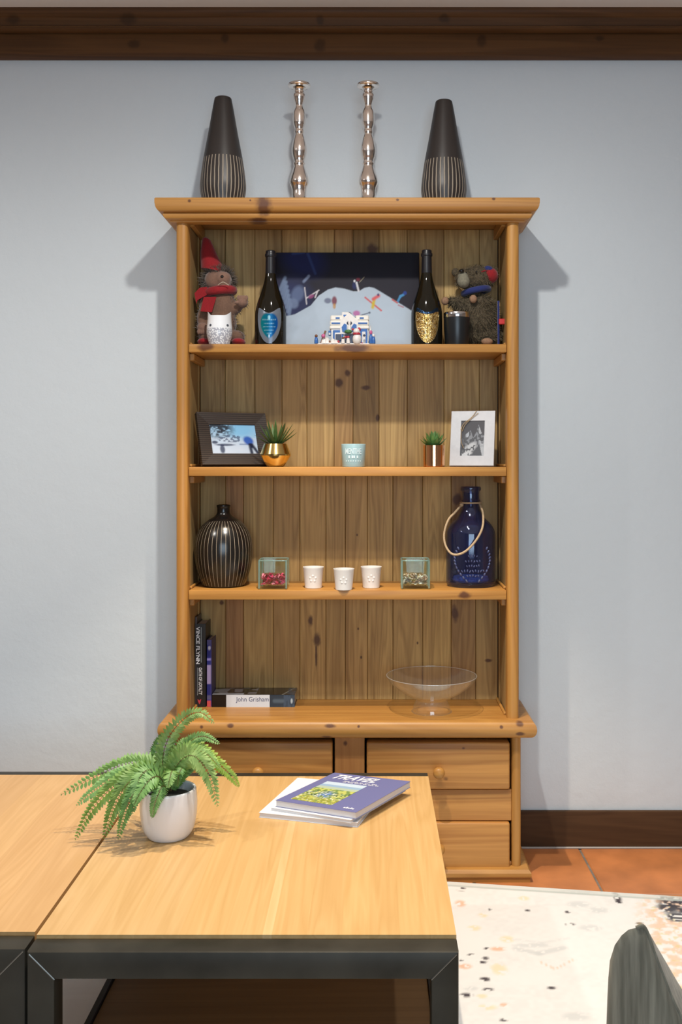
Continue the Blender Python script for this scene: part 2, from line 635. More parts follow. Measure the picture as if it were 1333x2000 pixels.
# skirting board, caulk line, ceiling moulding
bb = structure(mk('baseboard_back', G().rbox(XL, XR, 3.500, YW, 0.003, 0.131, 0.003, 2), M['base_wood']))
mk('caulk_line', G().rbox(XL, XR, 3.494, YW, 0.0, 0.006, 0.002, 1), plain('pale_caulk', (0.42, 0.40, 0.38), 0.8), bb)
zt = [ZZ(118, YW), ZZ(61, 3.46), ZZ(14, 3.44)]
trim = structure(mk('trim_1', G().prism([(YW, zt[0]), (3.47, zt[0]), (3.462, zt[0] + .006), (3.462, zt[1] - .012), (3.468, zt[1] - .004), (YW, zt[1] - .004)], 'x', XL, XR), M['dark_beam'], smooth=40))
structure(mk('trim_2', G().prism([(YW, zt[1] - .004), (3.458, zt[1] - .004), (3.446, zt[1] + .004), (3.446, zt[1] + .012), (3.456, zt[1] + .018), (3.452, zt[2] - .03), (3.44, zt[2] - .022), (3.436, zt[2] - .010), (3.436, ZC), (YW, ZC)], 'x', XL, XR), M['dark_beam'], smooth=40))

# window in the wall behind the camera
wf = plain('white_window_paint', (0.75, 0.75, 0.74), 0.4)
g = G()
for a, c in ((wx0, wx0 + .07), ((wx0 + wx1) / 2 - .05, (wx0 + wx1) / 2 + .05), (wx1 - .07, wx1)):
    g.box(a, c, YR - .12, YR - .06, wz0, wz1)
g.box(wx0, wx1, YR - .12, YR - .06, wz0, wz0 + .07).box(wx0, wx1, YR - .12, YR - .06, wz1 - .07, wz1)
structure(mk('window_1', g, wf))

# ------------------------------------------------------------------ bookcase
YP = 3.235                       # front of the posts
xl, xr = XX(343.5, YP), XX(1015, YP)
xli, xri = XX(366, YP), XX(992, YP)
ZT = ZZ(385, 3.18)               # top of the cornice
ZS = ZZ(1404, YP)                # top of the counter slab
bc = root('bookcase', (0, 3.36, 0), 'tall honey-coloured pine bookcase with open shelves above drawers', 'bookcase')
prof = [(-.02, ZZ(435, YP)), (.016, ZZ(435, YP))]
zb = ZZ(435, YP)
for a in range(0, 91, 15):
    prof.append((.016 + .020 * math.sin(math.radians(a)), zb + .004 + .018 * (1 - math.cos(math.radians(a)))))
prof += [(.033, zb + .024), (.036, zb + .026)]
zm = zb + .026
for a in range(0, 91, 15):
    prof.append((.038 + .019 * math.sin(math.radians(a)), zm + .022 * (1 - math.cos(math.radians(a)))))
prof += [(.058, zm + .026), (.058, ZT - .003), (.055, ZT), (-.02, ZT)]
mk('cornice', G().usweep(prof, xl, xr, YP + .005, YB + .012), M['pine_cornice'], bc, smooth=35)
mk('top_board', G().box(xl + .02, xr - .02, YP + .025, YB + .012, ZT - .03, ZT - .001), M['pine_shelf'], bc)


def post(x0, x1, yf, z0, z1, name='post'):
    n = 10
    pts = []
    w = (x1 - x0) / 2
    for i in range(n + 1):
        a = math.pi * i / n
        pts.append(((x0 + x1) / 2 - w * math.cos(a), yf + .012 - .012 * math.sin(a)))
    pts += [(x1, yf + .045), (x0, yf + .045)]
    mk(name, G().prism(pts, 'z', z0, z1), M['pine_z'], bc, smooth=50)


post(xl, xli, YP, ZS, zb + .004)
post(xri, xr, YP, ZS, zb + .004)
for s, xo, xi in ((-1, xl, xli), (1, xr, xri)):
    a, c = sorted((xo, xi + s * .005))
    mk('side_panel', G().box(a, c, YP + .045, YB + .012, ZS, ZT - .03), M['side_in'], bc)
    for y0_, y1_ in ((YP + .045, YP + .075), (YB - .034, YB - .004)):       # stiles of the side frame
        a2, c2 = sorted((xi + s * .005, xi + s * .002))
        mk('side_stile', G().rbox(a2, c2, y0_, y1_, ZS, ZT - .03, .001, 1), M['side_in'], bc, color=(1.15, 1.12, 1.05))
zsh = [(ZZ(672, 3.25), ZZ(688, 3.25)), (ZZ(912, 3.25), ZZ(930, 3.25)), (ZZ(1153, 3.25), ZZ(1171.5, 3.25))]
for zt_, zl_ in zsh:
    mk('shelf', G().rbox(xli + .001, xri - .001, 3.25, YB - .0005, zl_, zt_, .003, 2), M['pine_shelf'], bc, smooth=40)
    for s, xi in ((-1, xli), (1, xri)):
        a, c = sorted((xi + s * .002, xi - s * .014))
        mk('shelf_cleat', G().rbox(a, c, YP + .05, YB - .001, zl_ - .024, zl_ - .0005, .002, 1), M['pine_y'], bc)
        a, c = sorted((xi + s * .002, xi - s * .006))
        mk('shelf_strip', G().rbox(a, c, YP + .05, YB - .001, zt_ + .0005, zt_ + .009, .002, 1), M['pine_y'], bc)
for s, xi in ((-1, xli), (1, xri)):
    a, c = sorted((xi + s * .002, xi - s * .014))
    mk('shelf_cleat', G().rbox(a, c, YP + .05, YB - .001, ZT - .068, ZT - .031, .002, 1), M['pine_y'], bc)
    a, c = sorted((xi + s * .002, xi - s * .006))
    mk('shelf_strip', G().rbox(a, c, YP + .05, YB - .001, ZS + .0005, ZS + .009, .002, 1), M['pine_y'], bc)
# back planks, the upper and lower set have different seams
mk('back_board', G().box(xl + .012, xr - .012, YB + .012, YB + .016, ZS, ZT - .03), M['black'], bc)
tone_u = [(0.82, .80, .8), (0.95, .97, 1.0), (.80, .78, .78), (.98, .92, .86), (1.08, 1.05, 1.02), (.98, .90, .90), (.66, .62, .58), (1.05, 1.04, 1.02), (.86, .82, .76), (1.15, 1.15, 1.12), (.92, .90, .9)]
seams_u = [391.5, 440, 498, 551, 600, 653, 690, 741, 796, 868, 937, 973]
tone_l = [(.85, .84, .78), (.78, .62, .60), (1.0, .96, .88), (.95, .88, .80), (1.08, 1.02, .92), (.95, .90, .82), (1.02, .96, .88), (1.0, .95, .86), (.92, .86, .76), (1.02, .95, .8), (.72, .62, .56), (.90, .85, .78)]
seams_l = [391.5, 441, 476, 534, 586, 637, 675, 718, 768, 826, 882, 930, 973]
for seams, tones, za, zb_, mat in ((seams_u, tone_u, zsh[1][1] + .005, ZT - .03, 'plank_up'), (seams_l, tone_l, ZS, zsh[1][1] + .0045, 'plank_low')):
    for k in range(len(tones)):
        a, c = XX(seams[k], YB), XX(seams[k + 1], YB)
        dy = RNG.uniform(0, .0015)
        mk('back_plank', G().rbox(a + .0006, c - .0006, YB + dy, YB + .0118, za, zb_, .0016, 1), M[mat], bc, color=tones[k])
# counter slab with a bull nose, then the cupboard below
zc0 = ZZ(1444, 3.2)
hs = (ZS - zc0) / 2
prof = [(-.03, zc0)]
for a in range(-90, 91, 12):
    prof.append((.030 + .022 * math.cos(math.radians(a)), zc0 + hs + hs * math.sin(math.radians(a))))
prof += [(-.03, ZS)]
g = G().usweep(prof, xl, xr, YP + .015, YB + .012)
g.box(xl + .029, xr - .029, YP + .044, YB + .012, zc0, ZS)
mk('counter_slab', g, M['pine_counter'], bc, smooth=35)
YL = 3.240                        # front of the drawers
lxl, lxr = XX(341, YL), XX(1018.5, YL)
zpl = ZZ(1699, 3.21)
post(lxl, XX(359, YL), YL - .003, zpl, zc0)
post(XX(1000.5, YL), lxr, YL - .003, zpl, zc0)
for s, xo in ((-1, lxl), (1, lxr)):
    a, c = sorted((xo, xo - s * .018))
    mk('side_panel', G().box(a, c, YL + .042, YB + .002, zpl, zc0), M['pine_z'], bc)
mk('back_board', G().box(lxl + .018, lxr - .018, YB - .008, YB + .002, zpl, zc0), M['black'], bc)
mk('centre_stile', G().rbox(XX(654, YL), XX(712.5, YL), YL + .008, YL + .03, zpl, zc0, .002, 1), M['pine_stile'], bc)
for a, c in ((XX(359, YL), XX(654, YL)), (XX(712.5, YL), XX(1000.5, YL))):
    mk('rail', G().rbox(a, c, YL + .008, YL + .03, ZZ(1603, YL + .008), ZZ(1542, YL + .008), .002, 1), M['pine_drawer'], bc)
    mk('rail', G().rbox(a, c, YL + .008, YL + .03, zpl, zpl + .012, .002, 1), M['pine_drawer'], bc)
    for (ya, yb2) in ((1449, 1541), (1606, 1696)):
        dr = mk('drawer', G().rbox(a + .007, c - .007, YL - .006, YL + .05, ZZ(yb2, YL), ZZ(ya, YL), .007, 3), M['pine_drawer'], bc, smooth=40)
        kx = (a + c) / 2
        kz = ZZ(1503, YL) if ya < 1500 else ZZ(1651, YL)
        kp = [(0, 0), (.008, 0), (.007, .012), (.009, .018), (.0175, .026), (.019, .034), (.015, .042), (.007, .046), (0, .047)]
        mk('knob', G().lathe(smooth_profile(kp, 20), (kx, YL - .006, kz), 20, M=Matrix.Rotation(math.pi / 2, 4, 'X')), M['pine_y'], dr, smooth=60)
prof = [(-.02, 0.0), (.026, 0.0), (.026, ZZ(1716, 3.21)), (.030, ZZ(1714.5, 3.21)), (.030, ZZ(1707, 3.21)), (.022, ZZ(1701, 3.21)), (.006, zpl), (-.02, zpl)]
mk('plinth', G().usweep(prof, lxl, lxr, YL + .002, 3.492), M['pine_counter'], bc, smooth=30)

# ------------------------------------------------------------------ things on top of the bookcase
def striped(name, base, line, n, zlim=None, width=0.10, rough=0.35, wob=0.0):
    """fine pale lines scratched down a dark vase"""
    m, nt, b = new_mat(name)
    tc = node(nt, 'ShaderNodeTexCoord')
    sp = node(nt, 'ShaderNodeSeparateXYZ')
    nt.links.new(tc.outputs['Object'], sp.inputs[0])
    ang = math_n(nt, 'ARCTAN2', sp.outputs[1], sp.outputs[0])
    nz = node(nt, 'ShaderNodeTexNoise', i_Scale=14.0)
    nt.links.new(tc.outputs['Object'], nz.inputs['Vector'])
    a = math_n(nt, 'MULTIPLY', ang, n / (2 * math.pi))
    a = math_n(nt, 'ADD', a, math_n(nt, 'MULTIPLY', nz.outputs[0], wob))
    fr = math_n(nt, 'ABSOLUTE', math_n(nt, 'SUBTRACT', math_n(nt, 'FRACT', math_n(nt, 'ADD', a, 100.0)), 0.5))
    mask = math_n(nt, 'LESS_THAN', fr, width)
    if zlim:
        mask = math_n(nt, 'MULTIPLY', mask, math_n(nt, 'LESS_THAN', sp.outputs[2], zlim[1]))
        mask = math_n(nt, 'MULTIPLY', mask, math_n(nt, 'GREATER_THAN', sp.outputs[2], zlim[0]))
    nt.links.new(mixc(nt, mask, base, line), b.inputs['Base Color'])
    r = math_n(nt, 'ADD', math_n(nt, 'MULTIPLY', mask, 0.4), rough)
    nt.links.new(r, b.inputs['Roughness'])
    inv = math_n(nt, 'SUBTRACT', 1.0, mask)
    nt.links.new(bump(nt, inv, 0.5, 0.002), b.inputs['Normal'])
    return m


hv = .372
M['cone_vase'] = striped('scratched_dark_stoneware', (0.030, 0.024, 0.022), (0.36, 0.30, 0.23), 34, (0.0, .168), 0.13, 0.42, 0.5)
cp = [(0, 0), (.060, 0), (.070, .03), (.0765, .065), (.075, .10), (.066, .165), (.050, .25), (.036, .33), (.030, .362), (.0275, .371), (.023, .372), (.021, .36), (.019, .30)]


def cone_vase(px, Y, label):
    v = mk('cone_vase', G().lathe(smooth_profile(cp, 60), (XX(px, Y), Y, ZT), 64), M['cone_vase'], None, smooth=60)
    return tag(v, label, 'vase', 'cone vases on top of the bookcase')


cone_vase(436, 3.335, 'tall dark cone vase with scratched stripes, beside the left silver candlestick')
cone_vase(867.5, 3.365, 'tall dark cone vase with scratched stripes, beside the right silver candlestick')
M['silver'] = plain('polished_silver', (0.93, 0.87, 0.82), 0.17, 1.0)
s_ = 1 / 583.8
zz = lambda y: (402 - y) * s_       # heights measured down the photo at that depth
cs = [(0, 0), (23, 405), (23, 400), (20, 393), (18, 388), (15, 381), (14.5, 370), (16, 362), (19, 354), (18, 344), (14, 332), (10.8, 322), (11.8, 317), (10.6, 313), (11.3, 308),
      (13.5, 302), (15, 293), (14.5, 283), (11, 268), (8.6, 260), (9.6, 255), (8.6, 250), (9.6, 246), (12, 239), (12.6, 228), (11.5, 216), (8, 208), (7.6, 203), (9.5, 196), (11.5, 190), (12, 184), (9.5, 178), (10, 173), (13, 170), (21, 168.5), (22, 166), (20, 164), (11, 163.5), (8, 163), (0, 166)]
cprof = [(r * s_, (0 if i == 0 else zz(y) + .005)) for i, (r, y) in enumerate(cs)]
for px, lab in ((585, 'turned silver candlestick nearer the left dark cone vase'), (719.5, 'turned silver candlestick nearer the right dark cone vase')):
    k0 = root('candlestick', (XX(px, 3.33), 3.33, ZT), lab, 'candlestick', 'silver candlesticks on the bookcase')
    mk('column', G().lathe(smooth_profile(cprof[:-6], 150), (XX(px, 3.33), 3.33, ZT), 40), M['silver'], k0, smooth=70)
    zt0 = cprof[-7][1]
    mk('drip_pan', G().lathe([(.008, zt0 - .004), (.0165, zt0 + .002), (.034, zt0 + .005), (.0372, zt0 + .007), (.0382, zt0 + .010), (.0375, zt0 + .013), (.0355, zt0 + .0145), (.018, zt0 + .010), (.016, zt0 + .017), (.012, zt0 + .017), (.011, zt0 + .004), (0, zt0 + .003)], (XX(px, 3.33), 3.33, ZT), 40), M['silver'], k0, smooth=50)

# ------------------------------------------------------------------ painted print helpers (flat pictures)
def ellm(X, Y, cx, cy, rx, ry, rot=0.0, soft=0.25):
    dx, dy = X - cx, Y - cy
    c, s = math.cos(rot), math.sin(rot)
    u, v = (dx * c + dy * s) / rx, (-dx * s + dy * c) / ry
    d = np.sqrt(u * u + v * v)
    return np.clip((1 + soft - d) / (2 * soft), 0, 1)


def segm(X, Y, x0, y0, x1, y1, w):
    dx, dy = x1 - x0, y1 - y0
    t = np.clip(((X - x0) * dx + (Y - y0) * dy) / (dx * dx + dy * dy), 0, 1)
    d = np.hypot(X - x0 - t * dx, Y - y0 - t * dy)
    return np.clip(1.5 - d / w, 0, 1)


def lay(C, m, col, k=1.0):
    m = np.clip(m * k, 0, 1)[..., None]
    C[...] = C * (1 - m) + np.array(col) * m


def vnoise(X, Y, scale, seed=0):
    """smooth value noise in 0..1"""
    r = np.random.default_rng(seed).random((64, 64))
    x, y = np.asarray(X) / scale, np.asarray(Y) / scale
    xi, yi = np.floor(x).astype(int), np.floor(y).astype(int)
    fx, fy = x - xi, y - yi
    fx, fy = fx * fx * (3 - 2 * fx), fy * fy * (3 - 2 * fy)
    a, b = r[yi % 64, xi % 64], r[yi % 64, (xi + 1) % 64]
    c, d = r[(yi + 1) % 64, xi % 64], r[(yi + 1) % 64, (xi + 1) % 64]
    return (a * (1 - fx) + b * fx) * (1 - fy) + (c * (1 - fx) + d * fx) * fy


def print_panel(name, mapping, nx, ny, paint, mat, parent):
    """mapping(u, v) with v upward; paint(U, V) returns linear colours"""
    g = G().grid(nx, ny, mapping)
    U, V = np.meshgrid(np.linspace(0, 1, nx + 1), np.linspace(0, 1, ny + 1))
    C = paint(U, V)
    return mk(name, g, mat, parent, recalc=False, colors=C.reshape(-1, 3))


def flat(o, ux, uy):
    o, ux, uy = Vector(o), Vector(ux), Vector(uy)
    return lambda u, v: o + ux * u + uy * v


M['print'] = printed('printed_paper', 0.6)
M['print_gloss'] = printed('printed_gloss', 0.25, coat=0.3)
M['print_metal'] = printed('metallic_label', 0.28, 0.9, bumpy=0.4)
M['white_ink'] = plain('white_ink', (0.85, 0.85, 0.86), 0.5)
M['navy_ink'] = plain('navy_ink', (0.02, 0.03, 0.12), 0.5)
M['grey_ink'] = plain('grey_ink', (0.30, 0.33, 0.33), 0.5)
Z1, Z2, Z3 = zsh[0][0], zsh[1][0], zsh[2][0]


# ------------------------------------------------------------------ shelf 1
def blob(parts, voxel=0.006, smooth=6):
    """one continuous skin over overlapping ellipsoids (c, r, rotation matrix)"""
    g = G()
    for p in parts:
        g.ell(p[0], p[1], 18, 12, p[2] if len(p) > 2 else None)
    me = bpy.data.meshes.new('skin')
    me.from_pydata(g.v, [], g.f)
    ob = bpy.data.objects.new('skin', me)
    COL.objects.link(ob)
    r = ob.modifiers.new('r', 'REMESH')
    r.mode, r.voxel_size = 'VOXEL', voxel
    s = ob.modifiers.new('s', 'SMOOTH')
    s.iterations, s.factor = smooth, 0.5
    bpy.context.view_layer.update()
    m2 = bpy.data.meshes.new_from_object(ob.evaluated_get(bpy.context.evaluated_depsgraph_get()))
    out = G()
    out.v = [tuple(v.co) for v in m2.vertices]
    out.f = [tuple(p.vertices) for p in m2.polygons]
    out.n = [tuple(v.normal) for v in m2.vertices]
    bpy.data.objects.remove(ob)
    bpy.data.meshes.remove(me)
    bpy.data.meshes.remove(m2)
    return out


def fur(skin, n, length, width, keep=None, droop=0.3, seed=1, swirl=0.5):
    rng = np.random.default_rng(seed)
    g = G()
    idx = rng.integers(0, len(skin.v), n * 2)
    k = 0
    for i in idx:
        p, nn = Vector(skin.v[i]), Vector(skin.n[i])
        if keep and not keep(p, nn):
            continue
        p = p + Vector(rng.normal(0, .002, 3))
        d = (nn + Vector(rng.normal(0, swirl, 3)) + Vector((0, 0, -droop))).normalized()
        s = d.cross(Vector(rng.normal(0, 1, 3))).normalized() * width
        L = length * rng.uniform(.6, 1.2)
        g.add([p - s, p + s, p + d * L], [(0, 1, 2)])
        k += 1
        if k >= n:
            break
    return g


def E(px, py, Y, rpx, rpy, ry=None, rot=0.0):
    k = Y / F
    return (P(px, py, Y), (rpx * k, (ry if ry is not None else rpx) * k, rpy * k), Matrix.Rotation(rot, 4, 'Y'))


# hedgehog plush in a pointed hat
YH = 3.40
M['plush_tan'] = plain('tan_felt', (0.165, 0.088, 0.055), 0.95, noise=0.15, nscale=200, sheen=0.4)
M['plush_face'] = plain('pinkish_felt', (0.22, 0.122, 0.085), 0.95, noise=0.12, nscale=200, sheen=0.3)
M['plush_grey'] = plain('grey_brown_fur', (0.13, 0.105, 0.085), 0.9, noise=0.3, nscale=150)
M['red_felt'] = plain('red_felt', (0.27, 0.007, 0.012), 0.95, noise=0.2, nscale=300, sheen=0.2)
M['bead'] = plain('black_bead', (0.01, 0.01, 0.01), 0.15)
hg = root('hedgehog_plush', (XX(430, YH), YH, Z1), 'tan plush hedgehog in a pointed red hat and red scarf', 'plush toy')
body = blob([E(432, 600, YH, 30, 38, 26), E(430, 632, YH, 33, 34, 28), E(432, 574, YH, 22, 16, 20),
             E(402, 592, YH - .01, 12, 18, 12, .5), E(395, 618, YH - .02, 10, 22, 12, .15), E(394, 640, YH - .03, 9, 12, 11),
             E(460, 602, YH - .005, 15, 12, 13, -.6), E(474, 592, YH - .015, 11, 10, 11),
             E(405, 658, YH - .02, 17, 13, 18), E(462, 658, YH - .02, 17, 13, 18)], .005)
mk('body', body, M['plush_tan'], hg, smooth=180)
head = blob([E(427, 549, YH - .005, 28, 25, 26), E(437, 544, YH - .035, 15, 14, 16), E(437, 558, YH - .03, 14, 9, 12)], .0045)
mk('head', head, M['plush_face'], hg, smooth=180)
hc = P(427, 549, YH - .005)
mk('hair', fur(head, 2600, .024, .0013, lambda p, n: (p - hc).y > -.012 + .25 * min(0, (p - hc).z - .02) or (p - hc).z > .026, 0.15), M['plush_grey'], hg)['kind'] = 'stuff'
mk('body_fur', fur(body, 900, .012, .001, lambda p, n: abs(n.x) > .45 and n.y > -.7, .5, 3), M['plush_grey'], hg)['kind'] = 'stuff'
rings = [(419, 531, 26, 9), (414, 515, 22, 8), (409, 497, 17, 7), (406, 480, 12, 6), (404, 468, 8, 5), (403, 464, 3, 3)]
n = 24
vs, fs = [], []
for (cx_, cy_, rx_, ry_) in rings:
    c = P(cx_, cy_, YH)
    for k in range(n):
        a = 2 * math.pi * k / n
        vs.append(c + Vector((rx_ * math.cos(a), rx_ * math.sin(a), -0.25 * rx_ * math.cos(a))) * YH / F)
for i in range(len(rings) - 1):
    for k in range(n):
        fs.append((i * n + k, i * n + (k + 1) % n, (i + 1) * n + (k + 1) % n, (i + 1) * n + k))
fs.append(tuple(range((len(rings) - 1) * n, len(rings) * n)))
fs.append(tuple(range(n))[::-1])
mk('hat', G().add(vs, fs), M['red_felt'], hg, smooth=60)
sc = G()
c = P(430, 571, YH)
sc.tube([c + Vector((math.cos(a) * .045, math.sin(a) * .044 - .004, .006 * math.cos(a))) for a in np.linspace(0, 2 * math.pi, 25)[:-1]], .015, 10, True)
sc.add([P(x, y, YH - .06 + d) for x, y, d in ((398, 580, 0), (423, 580, 0), (414, 610, -.004), (392, 608, -.004), (398, 580, .008), (423, 580, .008), (414, 610, .004), (392, 608, .004))],
       [(0, 1, 2, 3), (7, 6, 5, 4), (0, 4, 5, 1), (1, 5, 6, 2), (2, 6, 7, 3), (3, 7, 4, 0)])
sc.add([P(x, y, YH - .045 + d) for x, y, d in ((405, 560, 0), (404, 576, 0), (386, 586, -.004), (384, 594, -.004), (380, 573, -.004), (390, 562, 0), (405, 560, .008), (404, 576, .008), (386, 586, .006), (384, 594, .006), (380, 573, .006), (390, 562, .008))],
       [(0, 1, 2, 3, 4, 5), (11, 10, 9, 8, 7, 6), (0, 6, 7, 1), (1, 7, 8, 2), (2, 8, 9, 3), (3, 9, 10, 4), (4, 10, 11, 5), (5, 11, 6, 0)])
mk('scarf', sc, M['red_felt'], hg, smooth=50)
for px in (400, 466):
    mk('boot', G().ell(P(px, 668, YH - .04), (.024, .042, .013), 16, 10), M['red_felt'], hg, smooth=180)
mk('nose', G().ell(P(434, 540, YH - .062), (.0055, .005, .005), 12, 8), M['bead'], hg, smooth=180)
for px in (424, 445):
    mk('eye', G().ell(P(px, 531, YH - .040), (.003, .003, .003), 10, 6), M['bead'], hg, smooth=180)
mk('mouth', G().tube(spline([P(426, 557, YH - .064), P(436, 551, YH - .072), P(447, 557, YH - .064)], 8), .0016, 6), plain('cream_thread', (.45, .36, .28), .9), hg)
for px, py, dy, side in ((474, 590, -.045, 1), (396, 640, -.05, -1)):
    hd = blob([E(px, py, YH + dy + .012, 11, 10, 10)] + [E(px + (k - 1.5) * 5.2, py - 8 if side > 0 else py + 8, YH + dy + .002, 3.3, 5.5, 3.5) for k in range(4)] + [E(px - 11 * side, py + 1, YH + dy + .002, 5, 3.2, 3.5)], .0022, 2)
    mk('hand', hd, M['plush_face'], hg, smooth=180)

# white ceramic owl cup
YO = 3.30
ow = G()
c = P(429, 672, YO)
oz = 57 * YO / F
op = [(0, 0), (.030, 0), (.036, .012), (.042, .035), (.0425, .055), (.040, .078), (.0385, oz), (.0355, oz), (.037, .07), (.036, .03), (.028, .008), (0, .007)]
ow.lathe(smooth_profile(op[:7], 26) + [(.0355, oz - .001), (.0365, .06), (.030, .010), (0, .009)], (c.x, c.y, Z1), 48)
vv = np.array(ow.v)
th = np.arctan2(vv[:, 1] - c.y, vv[:, 0] - c.x)
hh = (vv[:, 2] - Z1) / oz
vv[:, 2] += .016 * np.abs(np.cos(th)) ** 5 * np.clip((hh - .75) / .25, 0, 1) ** 2
ow.v = [tuple(p) for p in vv]
M['owl'] = None
m, nt, b = new_mat('white_glazed_porcelain')
tc = node(nt, 'ShaderNodeTexCoord')
vo = node(nt, 'ShaderNodeTexVoronoi', i_Scale=190.0)
nt.links.new(tc.outputs['Object'], vo.inputs['Vector'])
sp = node(nt, 'ShaderNodeSeparateXYZ')
nt.links.new(tc.outputs['Object'], sp.inputs[0])
low = math_n(nt, 'LESS_THAN', sp.outputs[2], .055)
msk = math_n(nt, 'MULTIPLY', math_n(nt, 'GREATER_THAN', vo.outputs[0], .46), low)
nt.links.new(mixc(nt, math_n(nt, 'MULTIPLY', msk, .7), (.80, .82, .85), (.22, .23, .30)), b.inputs['Base Color'])
b.inputs['Roughness'].default_value = .25
owl = root('owl_cup', (c.x, c.y, Z1), 'small white porcelain owl cup standing before the plush hedgehog', 'cup')
mk('cup_body', ow, m, owl, smooth=60, origin=(c.x, c.y, Z1))
dk = plain('dark_glaze', (.08, .09, .11), .3)
for px in (415, 447):
    mk('eye', G().lathe([(0, 0), (.0042, 0), (.0042, .0012), (.0026, .0012), (.0026, .0020), (0, .0020)], (XX(px, YO), c.y - math.sqrt(max(0, .0418 ** 2 - (XX(px, YO) - c.x) ** 2)) + .0008, Z1 + .064), 16,
        M=Matrix.Rotation(math.atan2(XX(px, YO) - c.x, .0418), 4, 'Z') @ Matrix.Rotation(math.pi / 2, 4, 'X')), dk, owl, smooth=40)


# bottles
M['bottle'] = plain('near_black_bottle_glass', (0.008, 0.007, 0.004), 0.06, spec=0.45)
M['foil'] = plain('black_foil', (0.010, 0.010, 0.014), 0.35)
BR = .0525


def bottle(px, Y, name, label, paint, metal):
    x = XX(px, Y)
    t = root(name, (x, Y, Z1), label, 'bottle', 'dark champagne bottles on the top shelf')
    bp = [(0, .004), (.046, 0), (.0515, .004), (BR, .012), (BR, .06), (BR, .105), (.050, .125), (.044, .15), (.035, .175), (.027, .20), (.0205, .225), (.0172, .25), (.0165, .262)]
    mk('bottle_body', G().lathe(smooth_profile(bp, 60), (x, Y, Z1), 48), M['bottle'], t, smooth=60)
    fp = [(.0172, .232), (.0178, .245), (.0174, .262), (.0168, .29), (.0166, .300), (.0190, .302), (.0195, .307), (.0188, .311), (.0166, .312), (.0166, .320), (.015, .322), (0, .322)]
    mk('neck_foil', G().lathe(fp, (x, Y, Z1), 36), M['foil'], t, smooth=40)
    z0, z1 = .006, .116

    def mp(u, v):
        # shield: wide near the top, narrow at the foot
        hw = .86 * (1 - (1 - v) ** 2.1) ** .58 * (1 - .12 * v ** 4) + .02
        top = .009 * math.cos((u - .5) * 2 * math.pi) * (v ** 6)
        a = -math.pi / 2 + (u - .5) * 2 * hw
        z = z0 + (z1 - z0) * v - top
        r = BR + .0006 if z < .105 else BR + .0006 - (z - .105) * .12
        return Vector((x + r * math.cos(a), Y + r * math.sin(a), Z1 + z))
    print_panel('label', mp, 48, 48, paint, metal, t)
    return t


def teal_label(U, V):
    C = np.zeros(U.shape + (3,))
    lay(C, np.ones_like(U), lin(120, 128, 140))
    m = ellm(U, V, .5, .56, .36, .40, 0, .06)
    t = np.clip(U * 1.3 - .2, 0, 1)[..., None]
    inner = np.array(lin(10, 125, 130)) * (1 - t) + np.array(lin(16, 70, 160)) * t
    C[...] = C * (1 - m[..., None]) + inner * m[..., None]
    for y_, w_ in ((.72, .25), (.60, .18), (.50, .26), (.40, .2), (.30, .1)):
        k = segm(U, V, .5 - w_, y_, .5 + w_, y_, .012) * (np.sin(U * 130) > -.3)
        lay(C, k, lin(170, 220, 235), .8)
    lay(C, ellm(U, V, .5, .80, .05, .08), lin(170, 225, 235), .8)
    lay(C, ellm(U, V, .5, .22, .05, .05), lin(190, 220, 235), .8)
    return C


def gold_label(U, V):
    C = np.zeros(U.shape + (3,))
    n = vnoise(U, V, .045, 5)
    lay(C, np.ones_like(U), lin(214, 176, 104))
    lay(C, n > .62, lin(120, 84, 36), .8)
    lay(C, vnoise(U, V, .03, 9) > .75, lin(250, 236, 190), .8)
    edge = np.minimum(U, 1 - U)
    lay(C, edge < .04, lin(235, 210, 150), .8)
    lay(C, (V > .90) * 1.0, lin(40, 60, 85), 1)
    return C


bottle(529, 3.335, 'champagne_bottle', 'dark champagne bottle with a glowing teal and blue shield label', teal_label, printed('teal_foil_label', .22, .35))
bottle(834, 3.325, 'champagne_bottle', 'dark champagne bottle with a crackled gold shield label', gold_label, M['print_metal'])


